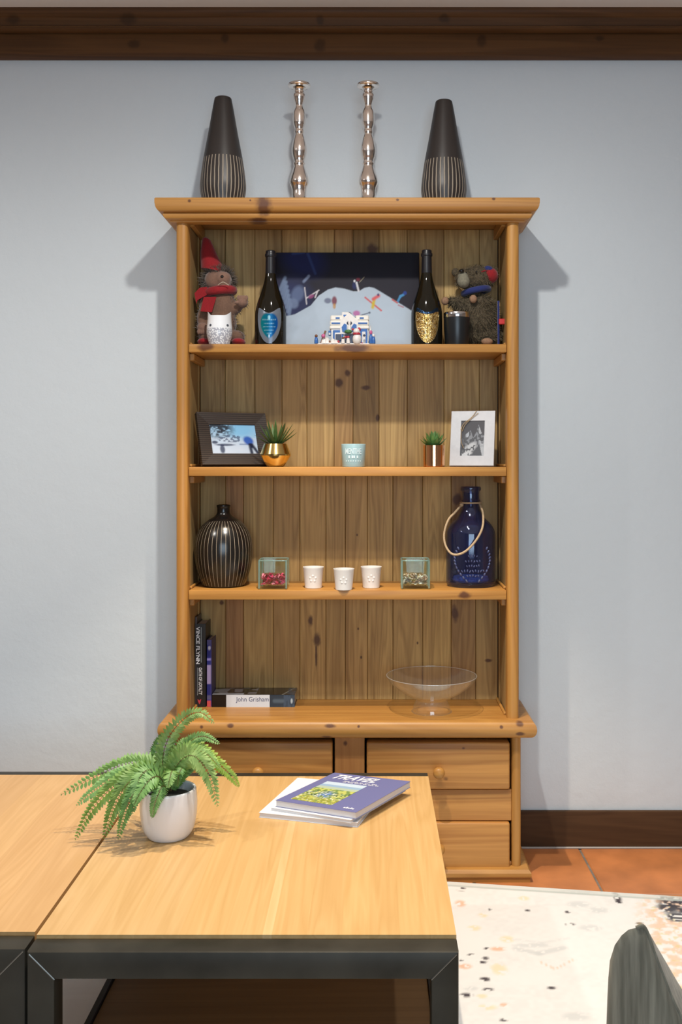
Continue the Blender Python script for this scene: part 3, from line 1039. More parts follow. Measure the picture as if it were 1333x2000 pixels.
# picture of skiers, leaning on the back planks
def ski_paint(U, V):
    X, Y = 537 + U * 283, 670 - V * 178
    C = np.zeros(U.shape + (3,))
    t = np.clip((Y - 492) / 120, 0, 1)[..., None]
    C[...] = np.array(lin(10, 12, 28)) * (1 - t) + np.array(lin(34, 28, 42)) * t
    lay(C, ellm(X, Y, 592, 505, 42, 30, .3, .4), lin(14, 22, 74))
    lay(C, segm(X, Y, 570, 494, 592, 492, 2) + segm(X, Y, 600, 494, 615, 530, 2.5), lin(50, 72, 130), .5)
    lay(C, segm(X, Y, 592, 545, 602, 535, 2.5), lin(130, 145, 175), .9)
    lay(C, ellm(X, Y, 565, 585, 45, 45, .6, .3), lin(36, 44, 88), .8)
    for k in range(7):
        lay(C, segm(X, Y, 545 + k * 3, 560 + k * 8, 555 + k * 2, 538 + k * 8, 3), lin(130, 150, 180), .6)
    lay(C, ellm(X, Y, 580, 568, 12, 16, .5), lin(95, 110, 145), .8)
    lay(C, ellm(X, Y, 572, 585, 10, 9, .5), lin(110, 125, 155), .8)
    ridge = np.interp(X, [537, 575, 606, 622, 640, 655, 672, 690, 702, 712, 722, 732, 745, 770, 800, 820], [612, 604, 588, 570, 559, 555, 557, 562, 562, 556, 554, 556, 563, 577, 594, 606])
    snow = np.clip((Y - ridge) / 1.5, 0, 1)
    shade = vnoise(X + Y * .8, Y, 14, 3) * .5 + vnoise(X, Y, 6, 4) * .2
    left = np.clip((640 - X) / 100, 0, 1)
    base = np.array(lin(186, 200, 214)) * np.ones_like(C)
    base *= (1 - .32 * (shade * left + .12 * (1 - left) * shade))[..., None]
    base *= (1 - .10 * np.clip((600 - Y) / 60, 0, 1))[..., None]
    C[...] = C * (1 - snow[..., None]) + base * snow[..., None]
    lay(C, (Y > 664 + 4 * vnoise(X, Y, 5, 8)), lin(40, 52, 95), .9)
    # skiers
    lay(C, segm(X, Y, 594, 556, 598, 586, 1.2) + segm(X, Y, 598, 575, 622, 561, 1.2) + segm(X, Y, 615, 574, 619, 564, 1.4), lin(205, 200, 205), .9)
    lay(C, ellm(X, Y, 607, 572, 6, 3.5, -.4), lin(150, 70, 120), .8)
    lay(C, ellm(X, Y, 640, 580, 7, 5), lin(60, 60, 100), .7)
    lay(C, ellm(X, Y, 653, 580, 5, 8), lin(120, 40, 60), .9)
    lay(C, ellm(X, Y, 653, 590, 3, 5), lin(190, 140, 70), .8)
    lay(C, ellm(X, Y, 693, 552, 4.5, 7), lin(30, 40, 90), .9)
    lay(C, segm(X, Y, 697, 547, 701, 562, 1.8) + ellm(X, Y, 693, 544, 2, 2.4), lin(215, 215, 220), .95)
    lay(C, ellm(X, Y, 700, 541, 4, 3), lin(110, 30, 50), .9)
    lay(C, segm(X, Y, 703, 546, 712, 537, .8), lin(140, 130, 110), .8)
    lay(C, segm(X, Y, 714, 574, 746, 598, 1.5), lin(205, 70, 70), .9)
    lay(C, segm(X, Y, 729, 592, 732, 578, 3), lin(205, 180, 50), .95)
    lay(C, segm(X, Y, 730, 577, 741, 571, 3), lin(215, 90, 95), .95)
    lay(C, ellm(X, Y, 740, 569, 2.4, 2.4), lin(60, 60, 110), .9)
    lay(C, segm(X, Y, 779, 581, 784, 572, 2) + segm(X, Y, 784, 572, 790, 569, 2.2), lin(70, 140, 190), .95)
    lay(C, ellm(X, Y, 793, 566, 3.5, 3.5), lin(30, 60, 140), .9)
    lay(C, segm(X, Y, 768, 578, 778, 584, 1.4), lin(190, 70, 60), .9)
    lay(C, segm(X, Y, 780, 588, 790, 592, 1.2), lin(170, 60, 70), .7)
    lay(C, ellm(X, Y, 697, 603, 7, 5), lin(185, 110, 165), .95)
    lay(C, ellm(X, Y, 697, 611, 4, 2.5), lin(40, 110, 110), .95)
    lay(C, ellm(X, Y, 682, 604, 5, 3), lin(90, 85, 100), .9)
    lay(C, segm(X, Y, 705, 607, 722, 602, 1) + ellm(X, Y, 723, 602, 2, 2), lin(90, 100, 120), .9)
    return C


YK = 3.445
a0, a1 = P(537, 672, YK), P(820, 672, YK)
hpic = ZZ(492, YK + .015) - Z1
lean = .020
pic = root('ski_picture', ((a0.x + a1.x) / 2, YK, Z1), 'wide picture of skiers on a snowy peak against dark sky', 'picture')
ub = Vector((a1.x - a0.x, 0, 0))
vb = Vector((0, lean, hpic))
nb = ub.cross(vb).normalized()
Mx = Matrix((ub.normalized(), vb.normalized(), -nb)).transposed().to_4x4()
Mx.translation = Vector((a0.x, YK, Z1))
mk('canvas_board', G().rbox(0, ub.length, 0, vb.length, 0, .014, .004, 2, Mx), plain('navy_canvas_edge', (.008, .009, .02), .6), pic, smooth=40)
print_panel('ski_print', flat(Vector((a0.x, YK, Z1)) + nb * .0006 + ub * .006 + vb * .006, ub * .988, vb * .988), 220, 140, ski_paint, M['print'], pic)

# little winter house of painted ceramic
YF = 3.31
hs0 = P(674, 672, YF)
fig = root('christmas_house', (hs0.x, YF, Z1), 'small blue and white ceramic Christmas house before the ski picture', 'figurine')
M['cer_white'] = plain('white_ceramic', (.78, .74, .70), .35, noise=.06, nscale=90)
M['cer_cream'] = plain('cream_snow_ceramic', (.82, .78, .70), .4)
M['cer_blue'] = plain('blue_ceramic', (.035, .13, .40), .3)
M['cer_dark'] = plain('dark_ceramic', (.05, .06, .10), .4)
M['cer_red'] = plain('red_ceramic', (.45, .03, .05), .35)
M['cer_green'] = plain('green_ceramic', (.05, .16, .04), .5)
M['cer_pink'] = plain('pink_ceramic', (.55, .12, .28), .4)
M['cer_brown'] = plain('brown_ceramic', (.18, .07, .03), .5)


def fb(name, xa, xb, ya, yb, d0, d1, mat, parent=fig, r=.0015):
    """box given by photo columns and rows, from depth offset d0 to d1"""
    return mk(name, G().rbox(XX(xa, YF), XX(xb, YF), YF + d0, YF + d1, max(Z1 + .0005, Z1 + (672 - yb) * YF / F), Z1 + (672 - ya) * YF / F, r, 1), M[mat], parent)


fb('snow_base', 618, 732, 668, 672, -.03, .05, 'cer_white')
hb = fb('house_body', 647, 720, 622, 669, .0, .045, 'cer_white')
for xa, xb, ya, yb in ((646, 672, 612, 622), (645, 670, 622, 632), (644, 669, 632, 639), (695, 721, 612, 622), (697, 721, 622, 632), (698, 722, 632, 639)):
    fb('snow_ledge', xa, xb, ya, yb, -.004, .05, 'cer_cream', r=.003)
mk('gable', G().prism([(XX(665, YF), Z1 + .04), (XX(700, YF), Z1 + .04), (XX(700, YF), Z1 + .085), (XX(683, YF), Z1 + .110), (XX(665, YF), Z1 + .085)], 'y', YF - .008, YF + .02), M['cer_white'], fig)
for xa, xb, ya, yb in ((651, 671, 641, 663), (704, 718, 639, 668), (642, 647, 642, 652)):
    w = fb('window', xa, xb, ya, yb, -.006, .002, 'cer_blue')
    fb('window_pane', xa + 3.5, xb - 3.5, ya + 5, yb - 2, -.0075, -.005, 'cer_white', w)
fb('window', 656, 667, 649, 662, -.009, -.006, 'cer_dark')
for xc in (674, 693):
    mk('shutter', G().prism([(XX(xc - 5, YF), Z1 + .048), (XX(xc + 4, YF), Z1 + .042), (XX(xc + 4, YF), Z1 + .070), (XX(xc - 1, YF), Z1 + .074), (XX(xc - 6, YF), Z1 + .062)], 'y', YF - .011, YF - .007), M['cer_blue'], fig)
for xa, xb, ya, yb in ((648, 668, 626, 629), (700, 718, 626, 629), (656, 664, 616, 619), (703, 711, 616, 619)):
    fb('ledge_line', xa, xb, ya, yb, -.0055, -.002, 'cer_blue', r=.0005)
for xc, yc, mat_ in ((690, 640, 'cer_red'), (676, 655, 'cer_red'), (712, 652, 'cer_dark'), (662, 664, 'cer_red'), (708, 668, 'cer_red'), (645, 664, 'cer_brown')):
    mk('ornament', G().ell((XX(xc, YF), YF - .026, Z1 + (671 - yc) * YF / F), (.0042, .004, .0042), 10, 6), M[mat_], fig, smooth=180)
fb('chimney', 668, 682, 605, 617, .005, .02, 'cer_white')
fb('chimney_mark', 671, 678, 610, 615, .003, .006, 'cer_blue')
mk('angel', G().lathe([(.007, 0), (.006, .018), (.003, .026), (.005, .030), (.004, .036), (0, .038)], (XX(683, YF), YF - .012, Z1 + .045), 12), M['cer_white'], fig, smooth=50)
mk('angel_wings', G().ell((XX(683, YF), YF - .010, Z1 + .076), (.009, .003, .006), 12, 8), M['cer_dark'], fig, smooth=180)
mk('wreath', G().ell((XX(681, YF), YF - .02, Z1 + .046), (.013, .008, .007), 14, 8), M['cer_green'], fig, smooth=180)
fb('doorway', 674, 692, 650, 669, -.012, .0, 'cer_dark')
sm = mk('snowman_body', G().ell((XX(698, YF), YF - .028, Z1 + .020), (.015, .014, .020), 16, 10), M['cer_white'], fig, smooth=180)
mk('snowman_head', G().ell((XX(697, YF), YF - .030, Z1 + .046), (.011, .010, .010), 14, 8), M['cer_white'], sm, smooth=180)
mk('snowman_scarf', G().tube([Vector((XX(697.5, YF) + .010 * math.cos(a), YF - .029 + .010 * math.sin(a), Z1 + .037)) for a in np.linspace(0, 6.28, 15)[:-1]], .0035, 8, True), M['cer_red'], sm, smooth=60)
mk('snowman_cap', G().ell((XX(702, YF), YF - .026, Z1 + .052), (.006, .006, .007), 12, 8), M['cer_red'], sm, smooth=180)
for px, h_, mat, hat_ in ((619, .030, 'cer_blue', 'cer_brown'), (671, .022, 'cer_white', 'cer_brown'), (681, .026, 'cer_white', 'cer_red'), (725, .044, 'cer_blue', 'cer_pink'), (730, .032, 'cer_blue', 'cer_white')):
    fgm = mk('carol_singer', G().lathe([(.0065, 0), (.0062, h_ * .3), (.0045, h_ * .65), (.002, h_ * .7), (0, h_ * .7)], (XX(px, YF), YF - .028, Z1 + .0058), 12), M[mat], fig, smooth=50)
    mk('singer_head', G().ell((XX(px, YF), YF - .028, Z1 + .0058 + h_ * .82), (.0052, .0052, h_ * .17), 10, 8), M[hat_], fgm, smooth=180)
for px, h_ in ((634, .036), (640, .022), (651, .018), (657, .014)):
    mk('snow_mound', G().lathe([(.013, 0), (.010, h_ * .4), (.005, h_ * .85), (0, h_)], (XX(px, YF), YF - .02, Z1 + .0055), 14), M['cer_white'], fig, smooth=60)
mk('sled', G().box(-.003, .003, -.004, .004, 0, .045, Matrix.Translation((XX(628, YF), YF - .024, Z1 + .0055)) @ Matrix.Rotation(.35, 4, 'Y')), M['cer_brown'], fig)
mk('tree_top', G().lathe([(.006, 0), (.003, .02), (0, .04)], (XX(724, YF), YF + .012, Z1 + .034), 12), M['cer_white'], fig, smooth=50)
mk('garden_ball', G().ell((XX(633, YF), YF - .034, Z1 + .030), (.007, .006, .007), 12, 8), M['cer_pink'], fig, smooth=180)

# insulated tumbler
YT = 3.305
tx = XX(893, YT)
tb = root('tumbler', (tx, YT, Z1), 'short black steel tumbler with a bare metal rim', 'tumbler')
mk('tumbler_body', G().lathe([(0, 0), (.039, 0), (.0405, .003), (.0435, .092), (.0435, .093), (0, .093)], (tx, YT, Z1), 48), plain('black_powder_coat', (.010, .012, .014), .32), tb, smooth=40)
mk('steel_rim', G().lathe([(.0437, .0925), (.0442, .094), (.0445, .108), (.0435, .1095), (.0415, .1085), (.040, .06), (0, .058)], (tx, YT, Z1), 48), plain('brushed_steel', (.72, .73, .74), .16, 1.0), tb, smooth=40)

# shaggy bear plush with a cap
YE = 3.405
M['bear'] = plain('brown_olive_fur', (.075, .056, .033), .95, noise=.35, nscale=120)
M['bear_l'] = plain('pale_muzzle_fur', (.20, .185, .135), .95, noise=.2, nscale=160)
M['bear_tip'] = plain('fur_tips', (.125, .096, .055), .95, noise=.3, nscale=90)
M['blue_felt'] = plain('blue_felt', (.012, .022, .13), .9, sheen=.2)
M['paw'] = plain('tan_paw_felt', (.30, .17, .10), .9, noise=.15, nscale=200)
be = root('bear_plush', (XX(932, YE), YE, Z1), 'shaggy brown bear plush with a red and blue cap beside the tumbler', 'plush toy')
body = blob([E(935, 625, YE, 38, 42, 34), E(930, 600, YE, 32, 26, 28), E(905, 600, YE - .02, 20, 15, 16, .35), E(888, 590, YE - .03, 13, 10, 12), E(944, 592, YE - .03, 18, 15, 16),
             E(958, 612, YE - .01, 15, 26, 16), E(955, 655, YE - .015, 26, 15, 22), E(915, 655, YE - .015, 26, 15, 22)], .0055)
mk('body', body, M['bear'], be, smooth=180)
head = blob([E(933, 545, YE - .005, 34, 25, 28), E(908, 545, YE - .03, 18, 19, 18), E(958, 535, YE, 14, 14, 16)], .005)
mk('head', head, M['bear'], be, smooth=180)
mk('muzzle', blob([E(906, 550, YE - .052, 13, 13, 14), E(905, 540, YE - .05, 11, 9, 12)], .004), M['bear_l'], be, smooth=180)
mk('shag', fur(body, 5200, .017, .0011, None, .6, 5, .6), M['bear_tip'], be)['kind'] = 'stuff'
mk('head_shag', fur(head, 2000, .010, .0010, None, .3, 6, .5), M['bear_tip'], be)['kind'] = 'stuff'
mk('nose', G().ell(P(902, 529, YE - .070), (.009, .007, .006), 12, 8), M['bead'], be, smooth=180)
for px, py in ((911, 533), (931, 531)):
    mk('eye', G().ell(P(px, py, YE - .058), (.0035, .0035, .0035), 10, 6), M['bead'], be, smooth=180)
mk('ear', G().ell(P(890, 532, YE - .0), (.013, .010, .015), 14, 8), M['bear'], be, smooth=180)
cap = G()
cap.ell(P(958, 538, YE - .022), (.028, .028, .026), 18, 10, Matrix.Rotation(.5, 4, 'Y'))
mk('cap', cap, M['red_felt'], be, smooth=180)
mk('cap_top', G().ell(P(955, 527, YE - .026), (.018, .020, .013), 14, 8, Matrix.Rotation(.4, 4, 'Y')), M['blue_felt'], be, smooth=180)
mk('cap_peak', G().ell(P(944, 531, YE - .035), (.018, .016, .004), 14, 8, Matrix.Rotation(-.3, 4, 'Y')), M['red_felt'], be, smooth=180)
c = P(930, 570, YE - .005)
mk('scarf', G().tube([c + Vector((math.cos(a) * .042, math.sin(a) * .042 - .008, .008 * math.cos(a))) for a in np.linspace(0, 2 * math.pi, 25)[:-1]], .011, 8, True), M['blue_felt'], be, smooth=60)
mk('paw', G().ell(P(925, 584, YE - .062), (.013, .012, .014), 14, 8), M['paw'], be, smooth=180)
mk('paw', G().ell(P(870, 588, YE - .04), (.013, .012, .014), 14, 8), M['paw'], be, smooth=180)
mk('foot_sole', G().ell(P(952, 667, YE - .062), (.020, .014, .012), 14, 8), M['paw'], be, smooth=180)
sk = root('toy_ski', (XX(973, YE), YE - .02, Z1), 'thin toy ski in blue and red leaning beside the bear plush', 'toy ski')
mk('ski_blade', G().box(XX(969, YE), XX(972.5, YE), YE - .05, YE - .04, Z1, ZZ(592, YE)), M['blue_felt'], sk)
mk('ski_tip', G().rbox(XX(971, YE), XX(984, YE), YE - .058, YE - .048, ZZ(638, YE), ZZ(627, YE), .002, 1), plain('bright_red_plastic', (.6, .03, .03), .4), sk)

# ------------------------------------------------------------------ shelf 2
def frame_thing(name, base, yaw, tilt, w, h, bw, th, label, mat, paint, nx, ny, cham=0.0, photo_mat=None):
    """picture frame of four mitred rails, photo, backing; yaw about z, tilt back; base is the middle of the lower edge"""
    base = Vector(base)
    R = Matrix.Translation(base) @ Matrix.Rotation(yaw, 4, 'Z') @ Matrix.Rotation(-tilt, 4, 'X')
    t = root(name, base, label, 'photo frame')
    # local x along the width, local z up, local -y to the front
    oc = [(-w / 2, 0), (w / 2, 0), (w / 2, h), (-w / 2, h)]
    ic = [(-w / 2 + bw, bw), (w / 2 - bw, bw), (w / 2 - bw, h - bw), (-w / 2 + bw, h - bw)]
    for k in range(4):
        a, b_, c, d = oc[k], oc[(k + 1) % 4], ic[(k + 1) % 4], ic[k]
        vs = [(a[0], 0, a[1]), (b_[0], 0, b_[1]), (c[0], 0, c[1]), (d[0], 0, d[1]), (a[0], -th, a[1]), (b_[0], -th, b_[1]), (c[0], -th + cham, c[1]), (d[0], -th + cham, d[1])]
        mk('frame_rail', G().add([R @ Vector(v) for v in vs], [(3, 2, 1, 0), (4, 5, 6, 7), (0, 1, 5, 4), (1, 2, 6, 5), (2, 3, 7, 6), (3, 0, 4, 7)]), mat, t)
    f = lambda u, v: R @ Vector((-w / 2 + bw * .9 + u * (w - 1.8 * bw), -th + cham + .003, bw * .9 + v * (h - 1.8 * bw)))
    print_panel('photo', f, nx, ny, paint, photo_mat or M['print'], t)
    mk('backing', G().box(-w / 2 + .006, w / 2 - .006, .0, .004, .006, h - .006, R), plain('brown_hardboard', (.16, .09, .045), .8), t)
    return t, R


def piste_paint(U, V):
    C = np.zeros(U.shape + (3,))
    t = V[..., None]
    C[...] = np.array(lin(196, 208, 222)) * (1 - t) + np.array(lin(150, 195, 228)) * t
    n = vnoise(U, V, .09, 21)
    lay(C, (V < .55) * (.3 + .5 * n), lin(205, 212, 226), .7)
    lay(C, ellm(U, V, .68, .8, .30, .25, 0, .5), lin(130, 190, 228), .9)
    lay(C, np.clip((vnoise(U, V, .06, 22) * .6 + vnoise(U, V, .03, 29) * .4 - .30) * 5, 0, 1) * ellm(U, V, .16, .88, .34, .30, -.5, .3), lin(34, 38, 48), .95)
    lay(C, (vnoise(U, V, .05, 25) > .52) * (ellm(U, V, .42, .52, .22, .10, 0, .3) > .2), lin(72, 84, 112), .8)
    lay(C, ellm(U, V, .30, .32, .20, .035) + ellm(U, V, .24, .18, .05, .13), lin(58, 66, 92), .9)
    lay(C, ellm(U, V, .10, .40, .06, .05), lin(50, 60, 86), .9)
    lay(C, segm(U, V, .62, .34, .82, .34, .02), lin(110, 130, 165), .8)
    lay(C, ellm(U, V, .80, .46, .10, .14, .3), lin(30, 84, 176), .95)
    lay(C, segm(U, V, .82, .34, .84, .06, .035) + segm(U, V, .86, .34, .97, .06, .035), lin(24, 30, 56), .95)
    return C


m, nt, b = new_mat('ribbed_dark_wood')
tc = node(nt, 'ShaderNodeTexCoord')
sp = node(nt, 'ShaderNodeSeparateXYZ')
nt.links.new(tc.outputs['Object'], sp.inputs[0])
wv = math_n(nt, 'SINE', math_n(nt, 'MULTIPLY', sp.outputs[2], 900.0))
nt.links.new(ramp(nt, math_n(nt, 'ADD', math_n(nt, 'MULTIPLY', wv, .5), .5), [(.2, (.022, .015, .012)), (.8, (.055, .040, .032))]), b.inputs['Base Color'])
nt.links.new(bump(nt, wv, .4, .002), b.inputs['Normal'])
b.inputs['Roughness'].default_value = .5
M['ribbed'] = m
Yf1 = 3.345
yaw1, tilt1 = math.radians(27), math.radians(22)
bx = XX(462, Yf1)
fr, R = frame_thing('photo_frame', (bx, Yf1, Z2 + .0006), yaw1, tilt1, .246, .190, .042, .020, 'dark ribbed wooden frame with a winter ski photo', M['ribbed'], piste_paint, 70, 48, .006, M['print_gloss'])
mk('easel_leg', G().box(-.112, -.075, .004, .0065, .03, .10, R @ Matrix.Translation((0, -.001, .0)) @ Matrix.Rotation(0.0, 4, 'X')), plain('tan_card', (.28, .18, .09), .8), fr)
fb2 = R @ Vector((-.09, .008, .10))
mk('easel_foot', G().add([Vector(p) for p in ((fb2.x - .02, fb2.y, fb2.z), (fb2.x + .02, fb2.y + .008, fb2.z), (fb2.x + .016, fb2.y + .050, Z2 + .0008), (fb2.x - .022, fb2.y + .042, Z2 + .0008), (fb2.x - .02, fb2.y + .003, fb2.z), (fb2.x + .02, fb2.y + .011, fb2.z), (fb2.x + .016, fb2.y + .053, Z2 + .0008), (fb2.x - .022, fb2.y + .045, Z2 + .0008))],
   [(0, 1, 2, 3), (7, 6, 5, 4), (0, 4, 5, 1), (1, 5, 6, 2), (2, 6, 7, 3), (3, 7, 4, 0)]), plain('tan_card_foot', (.28, .18, .09), .8), fr)


def leaf(c, d, L, w, thick=.003, curl=0.0, up=Vector((0, 0, 1))):
    """a fleshy pointed leaf as a closed tapering blade"""
    d = Vector(d).normalized()
    s = d.cross(up)
    s = s.normalized() if s.length > 1e-4 else Vector((1, 0, 0))
    n = s.cross(d).normalized()
    vs, fs = [], []
    prof = [(0, .55), (.25, .95), (.5, .9), (.75, .55), (.93, .2)]
    for t, k in prof:
        p = Vector(c) + d * (t * L) + n * (curl * t * t * L)
        vs += [p - s * w * k + n * thick * .6 * k, p - n * thick * k, p + s * w * k + n * thick * .6 * k, p + n * thick * .8 * k]
    vs.append(Vector(c) + d * L + n * curl * L)
    for i in range(len(prof) - 1):
        for k in range(4):
            fs.append((i * 4 + k, i * 4 + (k + 1) % 4, (i + 1) * 4 + (k + 1) % 4, (i + 1) * 4 + k))
    q = (len(prof) - 1) * 4
    fs += [(q + k, q + (k + 1) % 4, q + 4) for k in range(4)] + [(3, 2, 1, 0)]
    return vs, fs


M['succulent'] = plain('succulent_green', (.050, .105, .028), .45, noise=.25, nscale=60, objcol=True)
M['soil'] = plain('dark_soil', (.025, .017, .010), .95, noise=.4, nscale=200)


def metal_pot(name, c1):
    m, nt, b = new_mat(name)
    b.inputs['Base Color'].default_value = (*c1, 1)
    b.inputs['Metallic'].default_value = 1
    b.inputs['Roughness'].default_value = .16
    return m


Yp1 = 3.305
px1 = XX(538.5, Yp1)
k_ = Yp1 / F
gp = root('potted_succulent', (px1, Yp1, Z2), 'spiky green succulent in a faceted gold pot', 'succulent', 'succulents in metal pots')
mk('pot', G().lathe([(0, 0), (14 * k_, 0), (18 * k_, 3 * k_), (30 * k_, 22 * k_), (30.3 * k_, 25 * k_), (22.5 * k_, 45 * k_), (20.5 * k_, 45 * k_), (22 * k_, 38 * k_), (0, 38 * k_)], (px1, Yp1, Z2), 48), metal_pot('brushed_gold', (.72, .54, .20)), gp, smooth=25)
mk('soil', G().lathe([(0, 0), (20 * k_, 0), (19 * k_, .004), (0, .006)], (px1, Yp1, Z2 + 38.5 * k_), 24), M['soil'], gp, smooth=60)
for i in range(18):
    a = i * 2.4
    el = [1.2, .95, .75, .5][min(3, i // 5)]
    L = (.074 + .030 * random.random())
    d = Vector((math.cos(a) * math.cos(el) * 1.25, math.sin(a) * math.cos(el), math.sin(el)))
    vs, fs = leaf((px1 + math.cos(a) * .006, Yp1 + math.sin(a) * .006, Z2 + 41 * k_), d, L, .0070, .0026, .10)
    kx = random.uniform(.8, 1.5)
    mk('leaf', G().add(vs, fs), M['succulent'], gp, smooth=60, color=(kx, kx, kx * .9))

Yp2 = 3.305
px2 = XX(848, Yp2)
gp2 = root('potted_succulent', (px2, Yp2, Z2), 'low green rosette succulent in a straight copper pot', 'succulent', 'succulents in metal pots')
mk('pot', G().lathe([(0, 0), (19.6 * k_, 0), (21 * k_, 1.2 * k_), (21.3 * k_, 42 * k_), (20 * k_, 42.5 * k_), (19.6 * k_, 36 * k_), (0, 36 * k_)], (px2, Yp2, Z2), 48), metal_pot('polished_copper', (.90, .47, .23)), gp2, smooth=35)
mk('soil', G().lathe([(0, 0), (19 * k_, 0), (18 * k_, .003), (0, .005)], (px2, Yp2, Z2 + 36.5 * k_), 24), M['soil'], gp2, smooth=60)
for i in range(26):
    a = i * 2.4
    el = 1.35 - 1.0 * (i / 25)
    d = Vector((math.cos(a) * math.cos(el), math.sin(a) * math.cos(el), math.sin(el)))
    vs, fs = leaf((px2 + math.cos(a) * .004, Yp2 + math.sin(a) * .004, Z2 + 37.5 * k_), d, .052 + .006 * random.random(), .0085, .003, .20)
    kx = random.uniform(1.6, 2.6)
    mk('leaf', G().add(vs, fs), M['succulent'], gp2, smooth=60, color=(kx, kx * 1.05, kx))

# pale blue scented candle
Yc = 3.295
cxx = XX(691, Yc)
k_ = Yc / F
cd = root('candle', (cxx, Yc, Z2), 'pale blue candle glass with white lettering on the second shelf', 'candle')
mk('candle_glass', G().lathe([(0, 0), (21.5 * k_, 0), (22.3 * k_, 1 * k_), (24.2 * k_, 44 * k_), (23.4 * k_, 44.5 * k_), (22.6 * k_, 40 * k_), (22.2 * k_, 34 * k_), (0, 34 * k_)], (cxx, Yc, Z2), 48), plain('pale_blue_glaze', (.37, .57, .62), .3), cd, smooth=40)


def cyl(x, y, r, za, zb2, half):
    def f(u, v):
        a = -math.pi / 2 + (u - .5) * 2 * half
        return Vector((x + r * math.cos(a), y + r * math.sin(a), za + (zb2 - za) * v))
    return f


M['pale_ink'] = plain('pale_ink', (.60, .72, .76), .5)
text('lettering', 'MENTHE', cyl(cxx, Yc, 24.4 * k_, Z2 + 25 * k_, Z2 + 36 * k_, .68), M['pale_ink'], cd, .02)
text('lettering', '- -- -', cyl(cxx, Yc, 23.9 * k_, Z2 + 17 * k_, Z2 + 22 * k_, .40), M['pale_ink'], cd, .01)
text('lettering', '- - - - - - -', cyl(cxx, Yc, 23.4 * k_, Z2 + 10.5 * k_, Z2 + 12.5 * k_, .66), M['pale_ink'], cd, .01)


# white frame with a mountain print
def peak_paint(U, V):
    C = np.zeros(U.shape + (3,))
    C[...] = np.array(lin(84, 84, 88))
    n1, n2 = vnoise(U, V, .10, 31), vnoise(U, V, .05, 32)
    ridge = np.interp(U, [0, .12, .25, .42, .52, .60, .72, .84, 1], [.45, .50, .62, .72, .52, .62, .88, .66, .52])
    m = (V < ridge)
    lay(C, m * 1.0, lin(92, 94, 98))
    lay(C, m * (n1 > .45) * (np.abs(U - .75 + (V - .88) * .35) < .16), lin(196, 200, 204), .85)
    lay(C, m * (n1 > .40) * (np.abs(U - .36 + (V - .72) * .2) < .15) * (V > .5), lin(190, 196, 204), .85)
    lay(C, m * (n2 > .55) * (V > .25), lin(160, 164, 170), .6)
    lay(C, ellm(U, V, .42, .24, .26, .12, .4) * (n2 > .3), lin(205, 208, 210), .85)
    lay(C, ellm(U, V, .25, .06, .25, .06, .2) * (n2 > .3), lin(215, 218, 220), .85)
    lay(C, ellm(U, V, .12, .35, .10, .16), lin(70, 70, 74), .7)
    return C


Yf2 = 3.335
fr2, R2 = frame_thing('photo_frame', (XX(922.5, Yf2), Yf2, Z2 + .0006), math.radians(-14), math.radians(14), .148, .190, .034, .015, 'white wooden frame with a black and white mountain print', plain('white_painted_wood', (.62, .63, .65), .45, noise=.04, nscale=50), peak_paint, 60, 80, .0, M['print'])
tw = plain('straw', (.48, .33, .16), .8)
tp = lambda x, z, y=-.019: R2 @ Vector((x, y, z))
g = G()
g.tube(spline([tp(-.040, .123), tp(-.030, .145), tp(-.005, .166), tp(.012, .190)], 12), .0011, 5)
g.tube(spline([tp(-.034, .118), tp(-.026, .140), tp(-.008, .160), tp(.018, .182)], 12), .0011, 5)
g.tube(spline([tp(-.036, .135), tp(-.038, .110), tp(-.036, .080), tp(-.028, .060)], 12), .0008, 5)
mk('straw_sprig', g, tw, fr2)
mk('easel_foot', G().add([R2 @ Vector(p) for p in ((-.02, .004, .13), (.02, .004, .13), (.022, .004, .12), (-.022, .004, .12))] + [R2 @ Vector((.02, .055, .012)), R2 @ Vector((-.02, .055, .012))], [(0, 1, 2, 3), (3, 2, 4, 5), (0, 5, 4, 1)]), plain('grey_card', (.2, .18, .16), .8), fr2)

# ------------------------------------------------------------------ shelf 3
Yv = 3.372
kv = Yv / F
vx = XX(437, Yv)
M['round_vase'] = striped('black_lacquer_with_white_lines', (.010, .009, .008), (.55, .46, .34), 40, (.006, .222), .030, .22, .15)
vp = [(0, 0), (36, 0), (44, 8), (53, 36), (56.5, 66), (54, 93), (44, 115), (30, 128), (17.5, 136), (13, 142), (12.4, 150), (13.4, 156), (12.5, 158), (10, 157), (9.5, 145)]
v = mk('round_vase', G().lathe(smooth_profile([(a * kv, b_ * kv) for a, b_ in vp], 80), (vx, Yv, Z3), 72), M['round_vase'], None, smooth=60)
tag(v, 'round black vase with fine white vertical lines and a short neck', 'vase')

M['clear'] = thin_glass('clear_glass', (.975, .98, .975), (.8, .8, .8), .035, .08)
M['clear_green'] = thin_glass('clear_greenish_glass', (.925, .97, .955), None, 0, .05)


M['edge_glass'] = thin_glass('teal_glass_edge', (.78, .92, .90), (.42, .62, .60), .30, .12)


